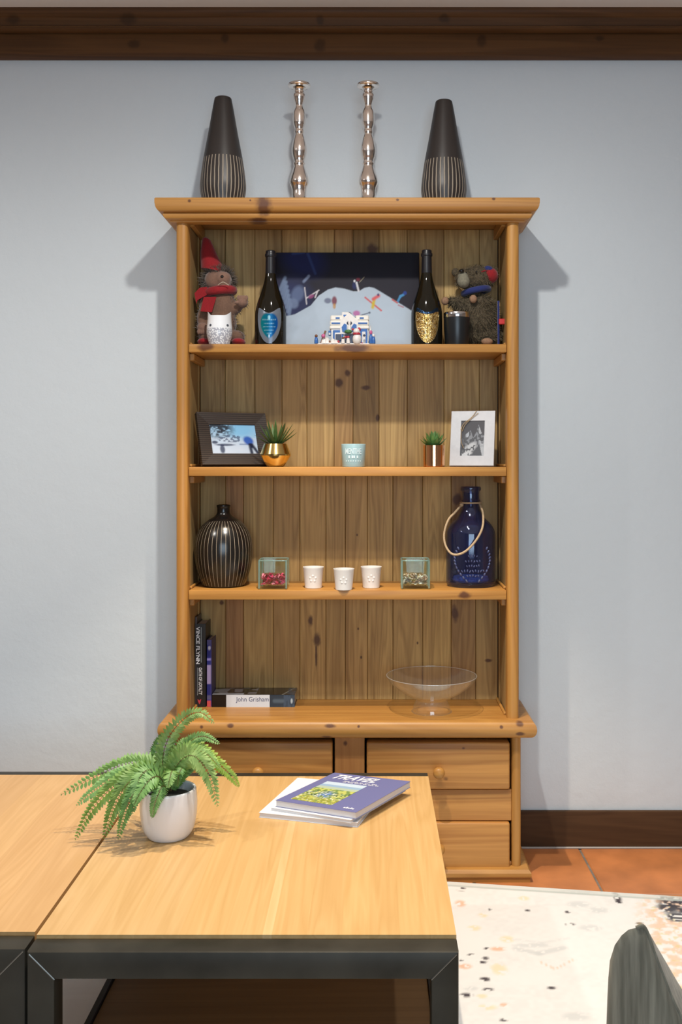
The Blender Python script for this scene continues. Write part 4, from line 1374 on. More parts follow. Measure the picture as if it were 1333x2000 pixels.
def glass_cube(px, Y, label, pal, seed):
    x = XX(px, Y)
    h2, hh, w = .0485, .096, .005
    t = root('glass_cube', (x, Y, Z3), label, 'glass holder', 'square glass holders on the third shelf')

    def ring(a, z, r=.010):
        pts = []
        for cx_, cy_, s0 in ((a - r, a - r, 0), (-a + r, a - r, 1), (-a + r, -a + r, 2), (a - r, -a + r, 3)):
            for k in range(4):
                an = math.pi / 2 * s0 + math.pi / 2 * k / 3
                pts.append(Vector((x + cx_ + r * math.cos(an), Y + cy_ + r * math.sin(an), Z3 + z)))
        return pts
    rings = [ring(h2 - .002, 0), ring(h2, .003), ring(h2, hh - .002), ring(h2 - .002, hh), ring(h2 - w, hh - .001, .006), ring(h2 - w, .010, .006)]
    n = 16
    vs = [p for r in rings for p in r]
    fs = [(i * n + k, i * n + (k + 1) % n, (i + 1) * n + (k + 1) % n, (i + 1) * n + k) for i in range(5) for k in range(n)]
    fs += [tuple(range(n))[::-1], tuple(range(5 * n, 6 * n))]
    mk('glass_body', G().add(vs, fs), M['clear_green'], t, smooth=40)
    q = h2 - .004
    for sx, sy in ((-1, -1), (1, -1), (1, 1), (-1, 1)):
        mk('corner_edge', G().tube([(x + sx * q, Y + sy * q, Z3 + .003), (x + sx * q, Y + sy * q, Z3 + hh - .002)], .0032, 8), M['edge_glass'], t, smooth=60)
    mk('rim_edge', G().tube([Vector(p) - Vector((0, 0, .0015)) for p in ring(h2 - .0025, hh, .008)], .0022, 6, True), M['edge_glass'], t, smooth=60)
    rng = np.random.default_rng(seed)
    g = G()
    cols = []
    for i in range(300):
        c = Vector((x + rng.uniform(-.037, .037), Y + rng.uniform(-.037, .037), Z3 + .0145 + rng.uniform(0, 1) ** 1.2 * .029))
        d = Vector(rng.normal(0, 1, 3)).normalized()
        L = rng.uniform(.010, .018)
        c = c - d * L / 2
        c.z = max(c.z, Z3 + .0145)
        if (c + d * L).z < Z3 + .0125:
            d.z = abs(d.z)
        vs, fs = leaf(c, d, L, L * .3, .0015, rng.uniform(-.3, .3))
        g.add(vs, fs)
        cols += [pal[rng.integers(0, len(pal))]] * len(vs)
    o = mk('potpourri', g, M['print'], t, colors=np.array(cols), recalc=False)
    o['kind'] = 'stuff'
    return t


glass_cube(535.5, 3.318, 'square glass holder filled with crimson potpourri', [lin(190, 25, 75), lin(225, 60, 110), lin(150, 15, 55), lin(235, 130, 155), lin(120, 30, 50)], 3)
glass_cube(811, 3.322, 'square glass holder filled with white and beige potpourri', [lin(235, 225, 210), lin(245, 240, 232), lin(200, 160, 130), lin(215, 200, 170), lin(120, 110, 70)], 4)

M['bisque'] = plain('white_bisque_porcelain', (.80, .79, .77), .4)


def votive(px, base_y, label):
    Y = (H - Z3) * F / (base_y - CY)
    k = Y / F
    x = XX(px, Y)
    t = root('porcelain_cup', (x, Y, Z3), label, 'cup', 'white porcelain cups on the third shelf')
    mk('cup_wall', G().lathe([(0, 0), (15.5 * k, 0), (16.5 * k, 1 * k), (19.8 * k, 38 * k), (20.4 * k, 39.5 * k), (20.4 * k, 41 * k), (19.2 * k, 41 * k), (15.5 * k, 4 * k), (0, 3.5 * k)], (x, Y, Z3), 40), M['bisque'], t, smooth=35)
    for q in range(0, 1):                      # faint raised flower on the front
        cz, a0_ = 20 * k, -math.pi / 2 + q * 1.15
        r = 18.3 * k
        for j in range(5):
            a = j * 2 * math.pi / 5 + .3
            an = a0_ + .30 * math.cos(a)
            z = cz + 5.5 * k * math.sin(a)
            rr = 16.5 * k + 3.3 * k * (z / (38 * k))
            mk('petal_relief', G().ell((x + rr * math.cos(an), Y + rr * math.sin(an), Z3 + z), (2.2 * k, .5 * k, 2.2 * k), 10, 6), M['bisque'], t, smooth=180)
    return t


votive(612.5, 1148, 'white porcelain cup next to the crimson potpourri glass')
votive(672, 1151.5, 'white porcelain cup in the middle of three, set slightly forward')
votive(725.5, 1147.5, 'white porcelain cup nearest the beige potpourri glass')

# blue glass bottle with a rope handle
Yb_ = 3.372
kb = Yb_ / F
bxx = XX(920, Yb_)
M['blue_glass'] = thin_glass('cobalt_blue_glass', (.60, .66, .86), (.028, .038, .11), .20, .05)
bb_ = root('blue_bottle', (bxx, Yb_, Z3), 'large cobalt blue glass bottle with a rope handle', 'bottle')
op = [(0, 3), (40, 0), (45, 1.5), (47.5, 6), (48, 20), (48, 70), (47.8, 98), (45.5, 110), (38, 122), (27, 133), (19.5, 146), (17, 158), (16.5, 164), (19, 166), (17, 169), (16.5, 176), (17, 184), (19.5, 186), (20, 191), (18.5, 193.5)]
ip = [(15.5, 193), (14.5, 186), (14, 160), (17, 146), (25, 131), (36, 119.5), (43, 108), (45, 96), (45.3, 70), (45.3, 20), (43, 9), (30, 6), (0, 8)]
prof = smooth_profile([(a * kb, b_ * kb) for a, b_ in op], 70) + smooth_profile([(a * kb, b_ * kb) for a, b_ in ip], 44)
prof[-1] = (0, prof[-1][1])
prof[0] = (0, prof[0][1])
mk('bottle_glass', G().lathe(prof, (bxx, Yb_, Z3), 64, sy=.92), M['blue_glass'], bb_, smooth=60)
emb = plain('embossed_glass', (.05, .065, .16), .2, spec=.8)
mk('bottle_disc', G().lathe([(0, 9), (34, 9), (36, 12), (34, 20), (0, 21)] and [(0, 9 * kb), (34 * kb, 9 * kb), (36 * kb, 12 * kb), (33 * kb, 19 * kb), (0, 20 * kb)], (bxx, Yb_, Z3), 40, sy=.92), plain('pale_blue_disc', (.22, .34, .66), .4), bb_, smooth=50)  # pale blue disc set inside the bottle at its foot
g = G()
for zt_, h_, half, n_ in ((62, 5, .16, 4), (52, 5.5, .28, 6), (43, 5, .24, 6), (33, 6.5, .44, 9), (24, 5, .22, 5)):   # worn raised lines, no longer readable
    for j in range(n_):
        a = -math.pi / 2 + half * (2 * j / (n_ - 1) - 1)
        g.ell((bxx + 48 * kb * math.cos(a), Yb_ + 48 * kb * .92 * math.sin(a), Z3 + (zt_ + (j * 7 % 3 - 1) * .6) * kb), (1.5 * kb, .9 * kb, h_ * .45 * kb), 8, 6, Matrix.Rotation((j * 5 % 4 - 1.5) * .4, 4, 'Y'))
mk('embossed_mark', g, emb, bb_, smooth=180)
g = G()
for s in (-1, 1):                                # embossed wreath
    for j in range(11):
        t_ = j / 10
        a = -math.pi / 2 + s * (.25 + .52 * math.sin(t_ * 2.4))
        z = (14 + 62 * t_) * kb
        g.ell((bxx + 48 * kb * math.cos(a), Yb_ + 48 * kb * .92 * math.sin(a), Z3 + z), (2.2 * kb, 1.2 * kb, 3.6 * kb), 8, 6, Matrix.Rotation(s * .6, 4, 'Y'))
mk('embossed_wreath', g, emb, bb_, smooth=180)
M['rope'] = plain('jute_rope', (.46, .34, .21), .9, noise=.3, nscale=500)
rp = root('rope_handle', P(905, 1085, 3.285), 'loop of jute rope hanging round the neck of the blue bottle', 'rope')
rr = 20 * kb
nzk = Z3 + 162 * kb
mk('neck_ring', G().tube([Vector((bxx + rr * math.cos(a), Yb_ + rr * .95 * math.sin(a), nzk)) for a in np.linspace(0, 2 * math.pi, 30)[:-1]], .0028, 8, True), M['rope'], rp, smooth=60)
path = [P(938, 985, Yb_ - .01), P(944, 1003, 3.325), P(943, 1030, 3.290), P(930, 1056, 3.280), P(908, 1078, 3.278), P(886, 1083, 3.284), P(872, 1068, 3.298), P(868, 1044, 3.305), P(876, 1016, 3.308), P(890, 1000, 3.325), P(903, 985, Yb_ - .012)]
mk('rope_loop', G().tube(spline(path, 60), .0037, 8), M['rope'], rp, smooth=60)
mk('knot', G().ell(P(902, 986, Yb_ - .02), (.007, .006, .006), 12, 8), M['rope'], rp, smooth=180)

# ------------------------------------------------------------------ counter: books and bowl
def book(name, x0, x1, y0, y1, z0, z1, spine, cover, label, spine_paint=None, parent=None, pages='x'):
    """upright book, spine to the front"""
    t = root(name, ((x0 + x1) / 2, (y0 + y1) / 2, z0), label, 'book')
    cv = plain(name + '_cover', cover, .4)
    c = .0018
    g = G().box(x0, x0 + c, y0 + c, y1, z0, z1).box(x1 - c, x1, y0 + c, y1, z0, z1)
    mk('cover', g, cv, t)
    mk('spine', G().rbox(x0, x1, y0, y0 + c, z0, z1, .0006, 1), spine, t)
    mk('page_block', G().box(x0 + c, x1 - c, y0 + c, y1 - .004, z0 + .002, z1 - .004), plain('paper_edges', (.55, .50, .42), .8), t)
    return t


YS = 3.388
zb0 = ZS
black_cov = plain('black_jacket', (.012, .012, .012), .35)
book('hardcover_book', XX(380.4, YS), XX(383.6, YS), YS + .012, YS + .10, zb0, ZZ(1206, YS), plain('grey_purple_spine', (.10, .08, .085), .5), (.10, .08, .085), 'thin grey-brown book squeezed between the case side and black novel')
xa, xb = XX(384, YS), XX(402, YS)
bk = book('hardcover_book', xa, xb, YS, YS + .102, zb0, ZZ(1218, YS), black_cov, (.015, .014, .014), 'thick black hardcover novel with white vertical title lettering')


def spine_map(xa_, xb_, z_top, z_bot, y):
    """reads downward: u runs down the spine, v runs to the right edge reversed"""
    return lambda u, v: Vector((xb_ + (xa_ - xb_) * v, y, z_top + (z_bot - z_top) * u))


ys = YS - .0004
zq = lambda p: ZZ(p, YS)
text('title', 'VINCE FLYNN', spine_map(XX(390.6, YS), XX(383.2, YS), zq(1224), zq(1297), ys), M['white_ink'], bk, .03)
text('title', 'OATH OF LOYALTY', spine_map(XX(395.2, YS), XX(388.4, YS), zq(1304), zq(1357), ys), M['white_ink'], bk, .03)
mk('tag_line', G().box(XX(392.6, YS), XX(394, YS), ys - .0002, ys + .0002, zq(1294), zq(1225)), M['grey_ink'], bk)
mk('tag_line', G().box(XX(385.5, YS), XX(386.5, YS), ys - .0002, ys + .0002, zq(1358), zq(1304)), M['grey_ink'], bk)
mk('publisher_mark', G().add([Vector((XX(p, YS), ys, zq(q))) for p, q in ((386, 1365), (389.5, 1368), (393.5, 1365), (392, 1371), (390, 1376), (387.5, 1371))], [(0, 1, 2, 3, 4, 5)]), plain('red_mark', (.5, .04, .06), .5), bk)


def blue_spine(U, V):
    C = np.zeros(U.shape + (3,))
    C[...] = np.array(lin(44, 48, 130))
    lay(C, V > .93, lin(80, 78, 130))
    lay(C, (V < .10) * 1.0, lin(205, 82, 84))
    lay(C, ((V > .10) & (V < .17)) * 1.0, lin(90, 88, 128))
    lay(C, ((V > .34) & (V < .63)) * 1.0, lin(176, 160, 205))
    lay(C, ((V > .69) & (V < .73)) * 1.0, lin(150, 140, 210))
    lay(C, ellm(U, V, .55, .88, .3, .03), lin(200, 200, 220))
    lay(C, (U > .75) * 1.0, lin(80, 74, 140), .6)
    return C


xa2, xb2 = XX(404, YS), XX(413, YS)
bl = book('paperback_book', xa2, xb2, YS + .004, YS + .100, zb0, ZZ(1250, YS), plain('indigo_spine', (.03, .035, .2), .4), (.05, .045, .14), 'slim blue and lilac paperback with a red foot, standing')
print_panel('spine_print', flat((xa2 + .0004, YS + .0034, zb0 + .0006), (xb2 - xa2 - .0008, 0, 0), (0, 0, ZZ(1250, YS) - zb0 - .001)), 8, 60, blue_spine, M['print'], bl)

# the lying novel (spine to the front)
ya = 3.388
x0_, x1_ = XX(414.5, ya), XX(576, ya)
z0_, z1_ = ZS, ZZ(1357, ya)
jb = root('hardcover_book', ((x0_ + x1_) / 2, ya + .05, ZS), 'hardcover novel with a white spine label lying flat', 'book')


def grish_spine(U, V):
    X = 414 + U * 162
    C = np.zeros(U.shape + (3,))
    C[...] = np.array(lin(14, 14, 16))
    lay(C, (X > 442) * 1.0, lin(212, 220, 230))
    lay(C, (X > 527) * 1.0, lin(44, 58, 72))
    lay(C, (X > 554) * (.4 + .6 * (vnoise(X, V * 8, 3, 41) > .5)), lin(66, 84, 104), .8)
    lay(C, segm(X, V * 20, 536, 10, 552, 10, 3), lin(100, 120, 136), .5)
    lay(C, ellm(X, V * 20, 570, 10, 2, 4), lin(190, 205, 215), .8)
    return C


def grish_top(U, V):
    X = 414 + U * 162
    C = np.zeros(U.shape + (3,))
    C[...] = np.array(lin(40, 34, 28))
    n = vnoise(X, V * 60, 14, 42)
    lay(C, (n > .45) * (X < 500), lin(120, 118, 124), .8)
    lay(C, (V < .25) * (X < 475) * 1.0, lin(176, 180, 188), .7)
    lay(C, segm(X, V * 60, 552, 0, 572, 60, 1.6), lin(150, 150, 140), .8)
    lay(C, (X > 560) * (vnoise(X, V * 60, 6, 43) > .4), lin(60, 76, 96), .8)
    return C


cvm = plain('dark_jacket', (.02, .02, .022), .4)
g = G().box(x0_, x1_, ya + .0018, ya + .105, z0_, z0_ + .002).box(x0_, x1_, ya + .0018, ya + .105, z1_ - .002, z1_)
mk('cover', g, cvm, jb)
mk('page_block', G().box(x0_ + .003, x1_ - .003, ya + .002, ya + .10, z0_ + .002, z1_ - .002), plain('page_edges', (.6, .56, .48), .8), jb)
print_panel('spine_print', flat((x0_, ya, z0_), (x1_ - x0_, 0, 0), (0, 0, z1_ - z0_)), 160, 20, grish_spine, M['print_gloss'], jb)
mk('spine', G().box(x0_, x1_, ya + .0003, ya + .0018, z0_, z1_), cvm, jb)
print_panel('cover_print', flat((x0_, ya, z1_ + .0003), (x1_ - x0_, 0, 0), (0, .105, 0)), 120, 60, grish_top, M['print_gloss'], jb)
text('title', 'John Grisham', flat((XX(461, ya), ya - .0004, ZZ(1373, ya)), (XX(525, ya) - XX(461, ya), 0, 0), (0, 0, 12 * ya / F)), M['navy_ink'], jb, -.004)

# footed glass bowl
Yg = 3.334
kg = Yg / F
gx = XX(843.5, Yg)
op = [(0, 0), (36.5, 0), (37.5, 1.5), (35.5, 10), (31, 20), (30, 24), (40, 29), (60, 40), (78, 54), (88, 68), (88.5, 70)]
ip = [(87, 70.5), (86.3, 69), (76.5, 56), (58.5, 42.5), (38, 31.5), (20, 28), (0, 27)]
prof = smooth_profile([(a * kg, b_ * kg) for a, b_ in op], 50)
prof[0] = (0, 0)
ipp = smooth_profile([(a * kg, b_ * kg) for a, b_ in ip], 30)
ipp[-1] = (0, ipp[-1][1])
bw_ = mk('footed_bowl', G().lathe(prof + ipp, (gx, Yg, ZS), 72), M['clear'], None, smooth=60)
mk('rim', G().tube([Vector((gx + 87.8 * kg * math.cos(a), Yg + 87.8 * kg * math.sin(a), ZS + 70 * kg)) for a in np.linspace(0, 2 * math.pi, 73)[:-1]], .0011, 6, True), thin_glass('rim_glint_glass', (.95, .96, .96), (.8, .78, .76), .35, .2), bw_, smooth=60)  # added ring, whitish body paints the bright glint along the rim
tag(bw_, 'wide clear glass bowl on a short foot', 'bowl')

# ------------------------------------------------------------------ coffee tables
TZ = .48
M['steel'] = None
m, nt, b = new_mat('blackened_steel')
tc = node(nt, 'ShaderNodeTexCoord')
nz = node(nt, 'ShaderNodeTexNoise', i_Scale=9.0, i_Detail=5.0)
nt.links.new(tc.outputs['Object'], nz.inputs['Vector'])
nt.links.new(ramp(nt, nz.outputs[0], [(.3, (.020, .018, .013)), (.7, (.042, .038, .029))]), b.inputs['Base Color'])
b.inputs['Metallic'].default_value = .1
b.inputs['Roughness'].default_value = .45
b.inputs['Specular IOR Level'].default_value = .18
M['steel'] = m
weld = plain('ground_weld', (.16, .155, .14), .3, .8)
Yn, Yfar = 1.854, 2.787
RUGZ = .009


def table(xa, xb, dy, seams, tones, label, shelf):
    t = root('coffee_table', ((xa + xb) / 2, (Yn + Yfar) / 2 + dy, RUGZ), label, 'table', 'coffee tables set edge to edge')
    tb = .05
    for y0_, y1_ in ((Yn - .053 + dy, Yn - .001 + dy), (Yfar + .001 + dy, Yfar + .051 + dy)):
        ft = TZ - .006
        zl_ = RUGZ + .0005
        # loop of square tube, mitred at the corners
        loop = [((xa, ft), (xb, ft), (xb - tb, ft - tb), (xa + tb, ft - tb), 'top_bar'),
                ((xa, zl_), (xa, ft), (xa + tb, ft - tb), (xa + tb, zl_ + tb), 'leg'),
                ((xb, ft), (xb, zl_), (xb - tb, zl_ + tb), (xb - tb, ft - tb), 'leg'),
                ((xa, zl_), (xa + tb, zl_ + tb), (xb - tb, zl_ + tb), (xb, zl_), 'floor_bar')]
        for a_, b2, c_, d_, nm in loop:
            bm = bmesh.new()
            q = [a_, b2, c_, d_]
            lo = [bm.verts.new((p[0], y0_, p[1])) for p in q]
            hi = [bm.verts.new((p[0], y1_, p[1])) for p in q]
            bm.faces.new(lo)
            bm.faces.new(hi[::-1])
            for i in range(4):
                bm.faces.new((lo[i], hi[i], hi[(i + 1) % 4], lo[(i + 1) % 4]))
            bmesh.ops.recalc_face_normals(bm, faces=bm.faces[:])
            ed = [e for e in bm.edges if abs(e.verts[0].co.y - e.verts[1].co.y) < 1e-6 and (abs(e.verts[0].co.x - e.verts[1].co.x) < 1e-6 or abs(e.verts[0].co.z - e.verts[1].co.z) < 1e-6)]
            bmesh.ops.bevel(bm, geom=ed, offset=.004, segments=2, profile=.5, affect='EDGES')
            mk(nm, G().bm(bm), M['steel'], t, smooth=35)
        for sx, xx in ((1, xa), (-1, xb)):
            mk('weld_seam', G().tube([(xx + sx * .004, y0_ + .0004, ft - .004), (xx + sx * tb, y0_ + .0004, ft - tb)], .0016, 6), weld, t)
    for k in range(len(seams) - 1):
        mk('board', G().box(seams[k], seams[k + 1], Yn + dy, Yfar + dy, TZ - .03, TZ), M['oak'], t, color=tones[k % len(tones)])
    for xx in (xa + .005, xb - .035):
        mk('side_rail', G().box(xx, xx + .03, Yn + dy, Yfar + dy, TZ - .062, TZ - .032), M['steel'], t)
    if shelf:
        mk('under_shelf', G().rbox(xa + .035, xb - .03, Yn + dy, Yfar + dy, .155, .178, .002, 1), M['oak_shelf'], t)
        for xx in (xa + .022, xb - .030):
            mk('shelf_rail', G().box(xx, xx + .012, Yn + dy, Yfar + dy, .150, .185), M['black'], t)
    return t


txa, txb = XX(71.5, Yn), XX(892, Yn)
sm_ = [XX(p, Yn) for p in (71.5, 175, 262, 350, 440, 513, 531, 600, 668, 722, 782, 842, 892)]
tn = [(1, .99, .98), (1.02, 1.01, 1.0), (.99, .98, .97), (1.03, 1.01, .98), (1.0, .98, .94), (1.16, 1.22, 1.38), (1.02, .99, .95), (.98, .95, .90), (1.03, 1.0, .95), (.99, .96, .91), (1.03, 1.0, .96), (1.0, .97, .92)]
table(txa, txb, 0.0, sm_, tn, 'square oak coffee table with a black steel frame, carrying fern and magazines', True)
xl2 = txa - .007
seams2 = [xl2 - .783 + .783 * k / 8 for k in range(9)]
table(xl2 - .783, xl2, .012, seams2, [(1.0, .94, .92), (.96, .90, .88), (1.02, .97, .94)], 'second oak coffee table with a black steel frame, partly out of view at left', False)

# ------------------------------------------------------------------ magazines
def slab_book(name, corners, z0, z1, label, cover, page, bow=0.0):
    """paper-bound magazine given by its four cover corners TL, TR, BR, BL (x, y)"""
    c = [Vector((p[0], p[1], 0)) for p in corners]
    ctr = sum(c, Vector()) / 4
    t = root(name, (ctr.x, ctr.y, z0), label, 'magazine', 'magazines piled on the coffee table')
    ins = [p + (ctr - p) * .012 for p in c]

    def pr(pts, za, zb3):
        n = 4
        vs = [(p.x, p.y, za) for p in pts] + [(p.x, p.y, zb3) for p in pts]
        return G().add(vs, [(3, 2, 1, 0), (4, 5, 6, 7)] + [(i, (i + 1) % 4, 4 + (i + 1) % 4, 4 + i) for i in range(4)])
    mk('page_block', pr(ins, z0 + .0006, z1 - .0006), page, t)
    mk('back_cover', pr(c, z0, z0 + .0006), cover, t)
    mk('front_cover', pr(c, z1 - .0006, z1), cover, t)
    return t, c


def leaves_mat(name, c1, c2):
    m, nt, b = new_mat(name)
    tc = node(nt, 'ShaderNodeTexCoord')
    sp = node(nt, 'ShaderNodeSeparateXYZ')
    nt.links.new(tc.outputs['Object'], sp.inputs[0])
    nz = node(nt, 'ShaderNodeTexNoise', i_Scale=1.0, i_Detail=3.0)
    mp = node(nt, 'ShaderNodeMapping')
    mp.inputs['Scale'].default_value = (6, 6, 2600)
    nt.links.new(tc.outputs['Object'], mp.inputs['Vector'])
    nt.links.new(mp.outputs[0], nz.inputs['Vector'])
    nt.links.new(ramp(nt, nz.outputs[0], [(.3, c1), (.7, c2)]), b.inputs['Base Color'])
    b.inputs['Roughness'].default_value = .6
    return m


pg = leaves_mat('paper_leaves', (.50, .50, .53), (.80, .80, .82))
wc = plain('white_magazine_cover', (.82, .82, .83), .35)


def quad(pts, z):
    return [tuple(on_plane(p[0], p[1], z).xy) for p in pts]


def rect(tl, tr, w, h):
    """true rectangle from its top-left corner and the direction of its top edge"""
    d = Vector((tr[0] - tl[0], tr[1] - tl[1])).normalized()
    n = Vector((d.y, -d.x))
    a = Vector(tl)
    return [tuple(a), tuple(a + d * w), tuple(a + d * w + n * h), tuple(a + n * h)]


z_a, z_b, z_c, z_d = TZ + .0004, TZ + .0124, TZ + .0205, TZ + .037
q1 = quad([(584, 1519), (700, 1530), (702, 1607), (506, 1587)], z_b)
d1 = Vector((q1[2][0] - q1[3][0], q1[2][1] - q1[3][1])).normalized()
n1 = Vector((-d1.y, d1.x))
bl_ = Vector(q1[3])
r1 = [tuple(bl_ + n1 * .282), tuple(bl_ + n1 * .282 + d1 * .255), tuple(bl_ + d1 * .255), tuple(bl_)]
slab_book('magazine', r1, z_a, z_b, 'white magazine at the bottom of the pile', wc, pg)
q3 = quad([(653.6, 1509), (802.4, 1526), (695.6, 1587), (538.4, 1563)], z_d)
d3 = (Vector(q3[1]) - Vector(q3[0]) + Vector(q3[2]) - Vector(q3[3])).normalized()
n3 = Vector((-d3.y, d3.x))
c3 = sum((Vector(p) for p in q3), Vector((0, 0))) / 4
hw_, hh_ = .108, .133
# cover corners keep the slight skew of the splayed book block
r3 = [tuple(Vector(p)) for p in q3]
rm = [tuple(Vector(p) + Vector((-.012, -.004))) for p in r3]
rm[0] = tuple(Vector(rm[0]) + Vector((-.018, .004)))
slab_book('magazine', rm, z_b + .0004, z_c, 'white-covered magazine in the middle of the pile', wc, pg)
navy = plain('blue_cover_with_sheen', (.15, .165, .36), .3, coat=.3)  # base colour lightened to carry the reflection on the glossy cover
mg, _ = slab_book('magazine', r3, z_c + .0004, z_d, 'slate blue travel magazine on top of the pile', navy, pg)
TL, TR, BRc, BLc = [Vector((p[0], p[1], z_d)) for p in r3]


def cover(u, v, dz=.0003):
    """u across, v up the cover"""
    a = BLc + (BRc - BLc) * u
    c = TL + (TR - TL) * u
    return a + (c - a) * v + Vector((0, 0, dz))


def field_paint(U, V):
    C = np.zeros(U.shape + (3,))
    C[...] = np.array(lin(196, 214, 230))
    lay(C, (V < .86) * 1.0, lin(150, 178, 205))
    lay(C, (V < .76) * 1.0, lin(176, 192, 170))
    n, n2 = vnoise(U, V, .05, 51), vnoise(U, V, .03, 52)
    lay(C, (V < .66) * 1.0, lin(120, 146, 84))
    lay(C, (V < .66) * (n > .5), lin(196, 200, 110), .9)
    lay(C, (V < .55) * (n2 > .62), lin(60, 84, 62), .9)
    lay(C, ellm(U, V, .50, .38, .16, .16, 0, .4) * (n > .3), lin(90, 130, 190), .9)
    lay(C, (V < .5) * (vnoise(U, V, .025, 55) > .78), lin(236, 236, 220), .9)
    lay(C, (V < .25) * (n2 > .4), lin(172, 168, 60), .6)
    return C


print_panel('cover_photo', lambda u, v: cover(.12 + .52 * u, .09 + .62 * v), 70, 70, field_paint, M['print_gloss'], mg)
text('title', 'TRAVEL', lambda u, v: cover(.09 + .58 * u, .815 + .135 * v, .0005), M['white_ink'], mg, .022, .10)
text('subtitle', '--- ---- -- --- ---', lambda u, v: cover(.30 + .42 * u, .765 + .012 * v, .0005), M['white_ink'], mg, .02)
text('subtitle', '-- --- ---- -- --- --', lambda u, v: cover(.30 + .46 * u, .735 + .012 * v, .0005), M['white_ink'], mg, .02)
g = G()
for j in range(5):
    a_, b2 = .80 + j * .026, .80 + j * .026 + .020
    h_ = .022 + .012 * (j % 2)
    g.add([cover(a_, .06, .0005), cover(b2, .06, .0005), cover(b2, .06 + h_, .0005), cover(a_, .06 + h_, .0005)], [(0, 1, 2, 3)])
mk('cover_mark', g, M['white_ink'], mg, recalc=False)

# ------------------------------------------------------------------ potted fern
YPt = 2.345
ptx = XX(329.5, YPt)
fern = root('potted_fern', (ptx, YPt, TZ), 'small green fern in a white round pot on the coffee table', 'plant')
pp = [(0, .002), (.040, .0), (.050, .004), (.060, .022), (.0655, .050), (.0670, .078), (.0655, .102), (.0640, .1115), (.0610, .1130), (.0585, .110), (.0595, .095)]
mk('pot', G().lathe(smooth_profile(pp, 46) + [(.058, .088), (0, .088)], (ptx, YPt, TZ), 56), plain('white_glazed_pot', (.80, .81, .84), .28), fern, smooth=50)
mk('soil', G().lathe([(0, 0), (.0575, 0), (.050, .006), (0, .009)], (ptx, YPt, TZ + .0885), 28), plain('dark_compost', (.012, .014, .012), .95, noise=.5, nscale=150), fern, smooth=60)
m, nt, b = new_mat('fern_green')
oi = node(nt, 'ShaderNodeObjectInfo')
tc = node(nt, 'ShaderNodeTexCoord')
nz = node(nt, 'ShaderNodeTexNoise', i_Scale=40.0)
nt.links.new(tc.outputs['Object'], nz.inputs['Vector'])
base = ramp(nt, nz.outputs[0], [(.3, (.13, .25, .075)), (.7, (.26, .40, .15))])
nt.links.new(mixc(nt, 1.0, base, oi.outputs['Color'], 'MULTIPLY'), b.inputs['Base Color'])
b.inputs['Roughness'].default_value = .5
b.inputs['Subsurface Weight'].default_value = .0
tr = node(nt, 'ShaderNodeBsdfTranslucent')
nt.links.new(mixc(nt, 1.0, base, oi.outputs['Color'], 'MULTIPLY'), tr.inputs['Color'])
mxs = node(nt, 'ShaderNodeMixShader')
mxs.inputs[0].default_value = .25
nt.links.new(b.outputs[0], mxs.inputs[1])
nt.links.new(tr.outputs[0], mxs.inputs[2])
nt.links.new(mxs.outputs[0], nt.nodes['Material Output'].inputs['Surface'])
M['fern'] = m
M['fern_stem'] = plain('fern_stem', (.13, .085, .035), .6)


def frond(pts, lmax, color, face=(0, -.75, 1.0), n=30, seed=0):
    """pts: (photo column, photo row, depth offset from the pot axis) from root to tip"""
    rng = random.Random(seed)
    c = [P(p[0], p[1], YPt + p[2]) for p in pts]
    c = spline(c, n)
    N0 = Vector(face).normalized()
    g = G()
    for i in range(2, n + 1):
        t = i / n
        T = (c[min(i + 1, n)] - c[i - 1]).normalized()
        side = T.cross(N0)
        side = side.normalized() if side.length > .05 else Vector((1, 0, 0))
        nn = side.cross(T).normalized()
        L = lmax * min(1, .35 + t * 2.2) * (max(0, 1 - t) ** .62 * .95 + .07)
        w = min(L * .24, (c[i] - c[i - 1]).length * .72) + .0008
        for s in (-1, 1):
            d = (side * s * .93 + T * .34 + nn * rng.uniform(-.22, .12) - Vector((0, 0, .10))).normalized()
            q = T * w
            p0 = c[i] + T * rng.uniform(-.001, .001)
            lift = nn * w * .35
            g.add([p0, p0 + d * L * .30 - q + lift, p0 + d * L * .72 - q * .72, p0 + d * L, p0 + d * L * .72 + q * .72 + lift, p0 + d * L * .30 + q], [(0, 1, 5), (1, 2, 4, 5), (2, 3, 4)])
    o = mk('frond', g, M['fern'], fern, recalc=False, color=color)
    st = G().tube(c, [.0011 * (1 - .7 * i / n) for i in range(n + 1)], 5)
    mk('rachis', st, M['fern_stem'], o)
    return o


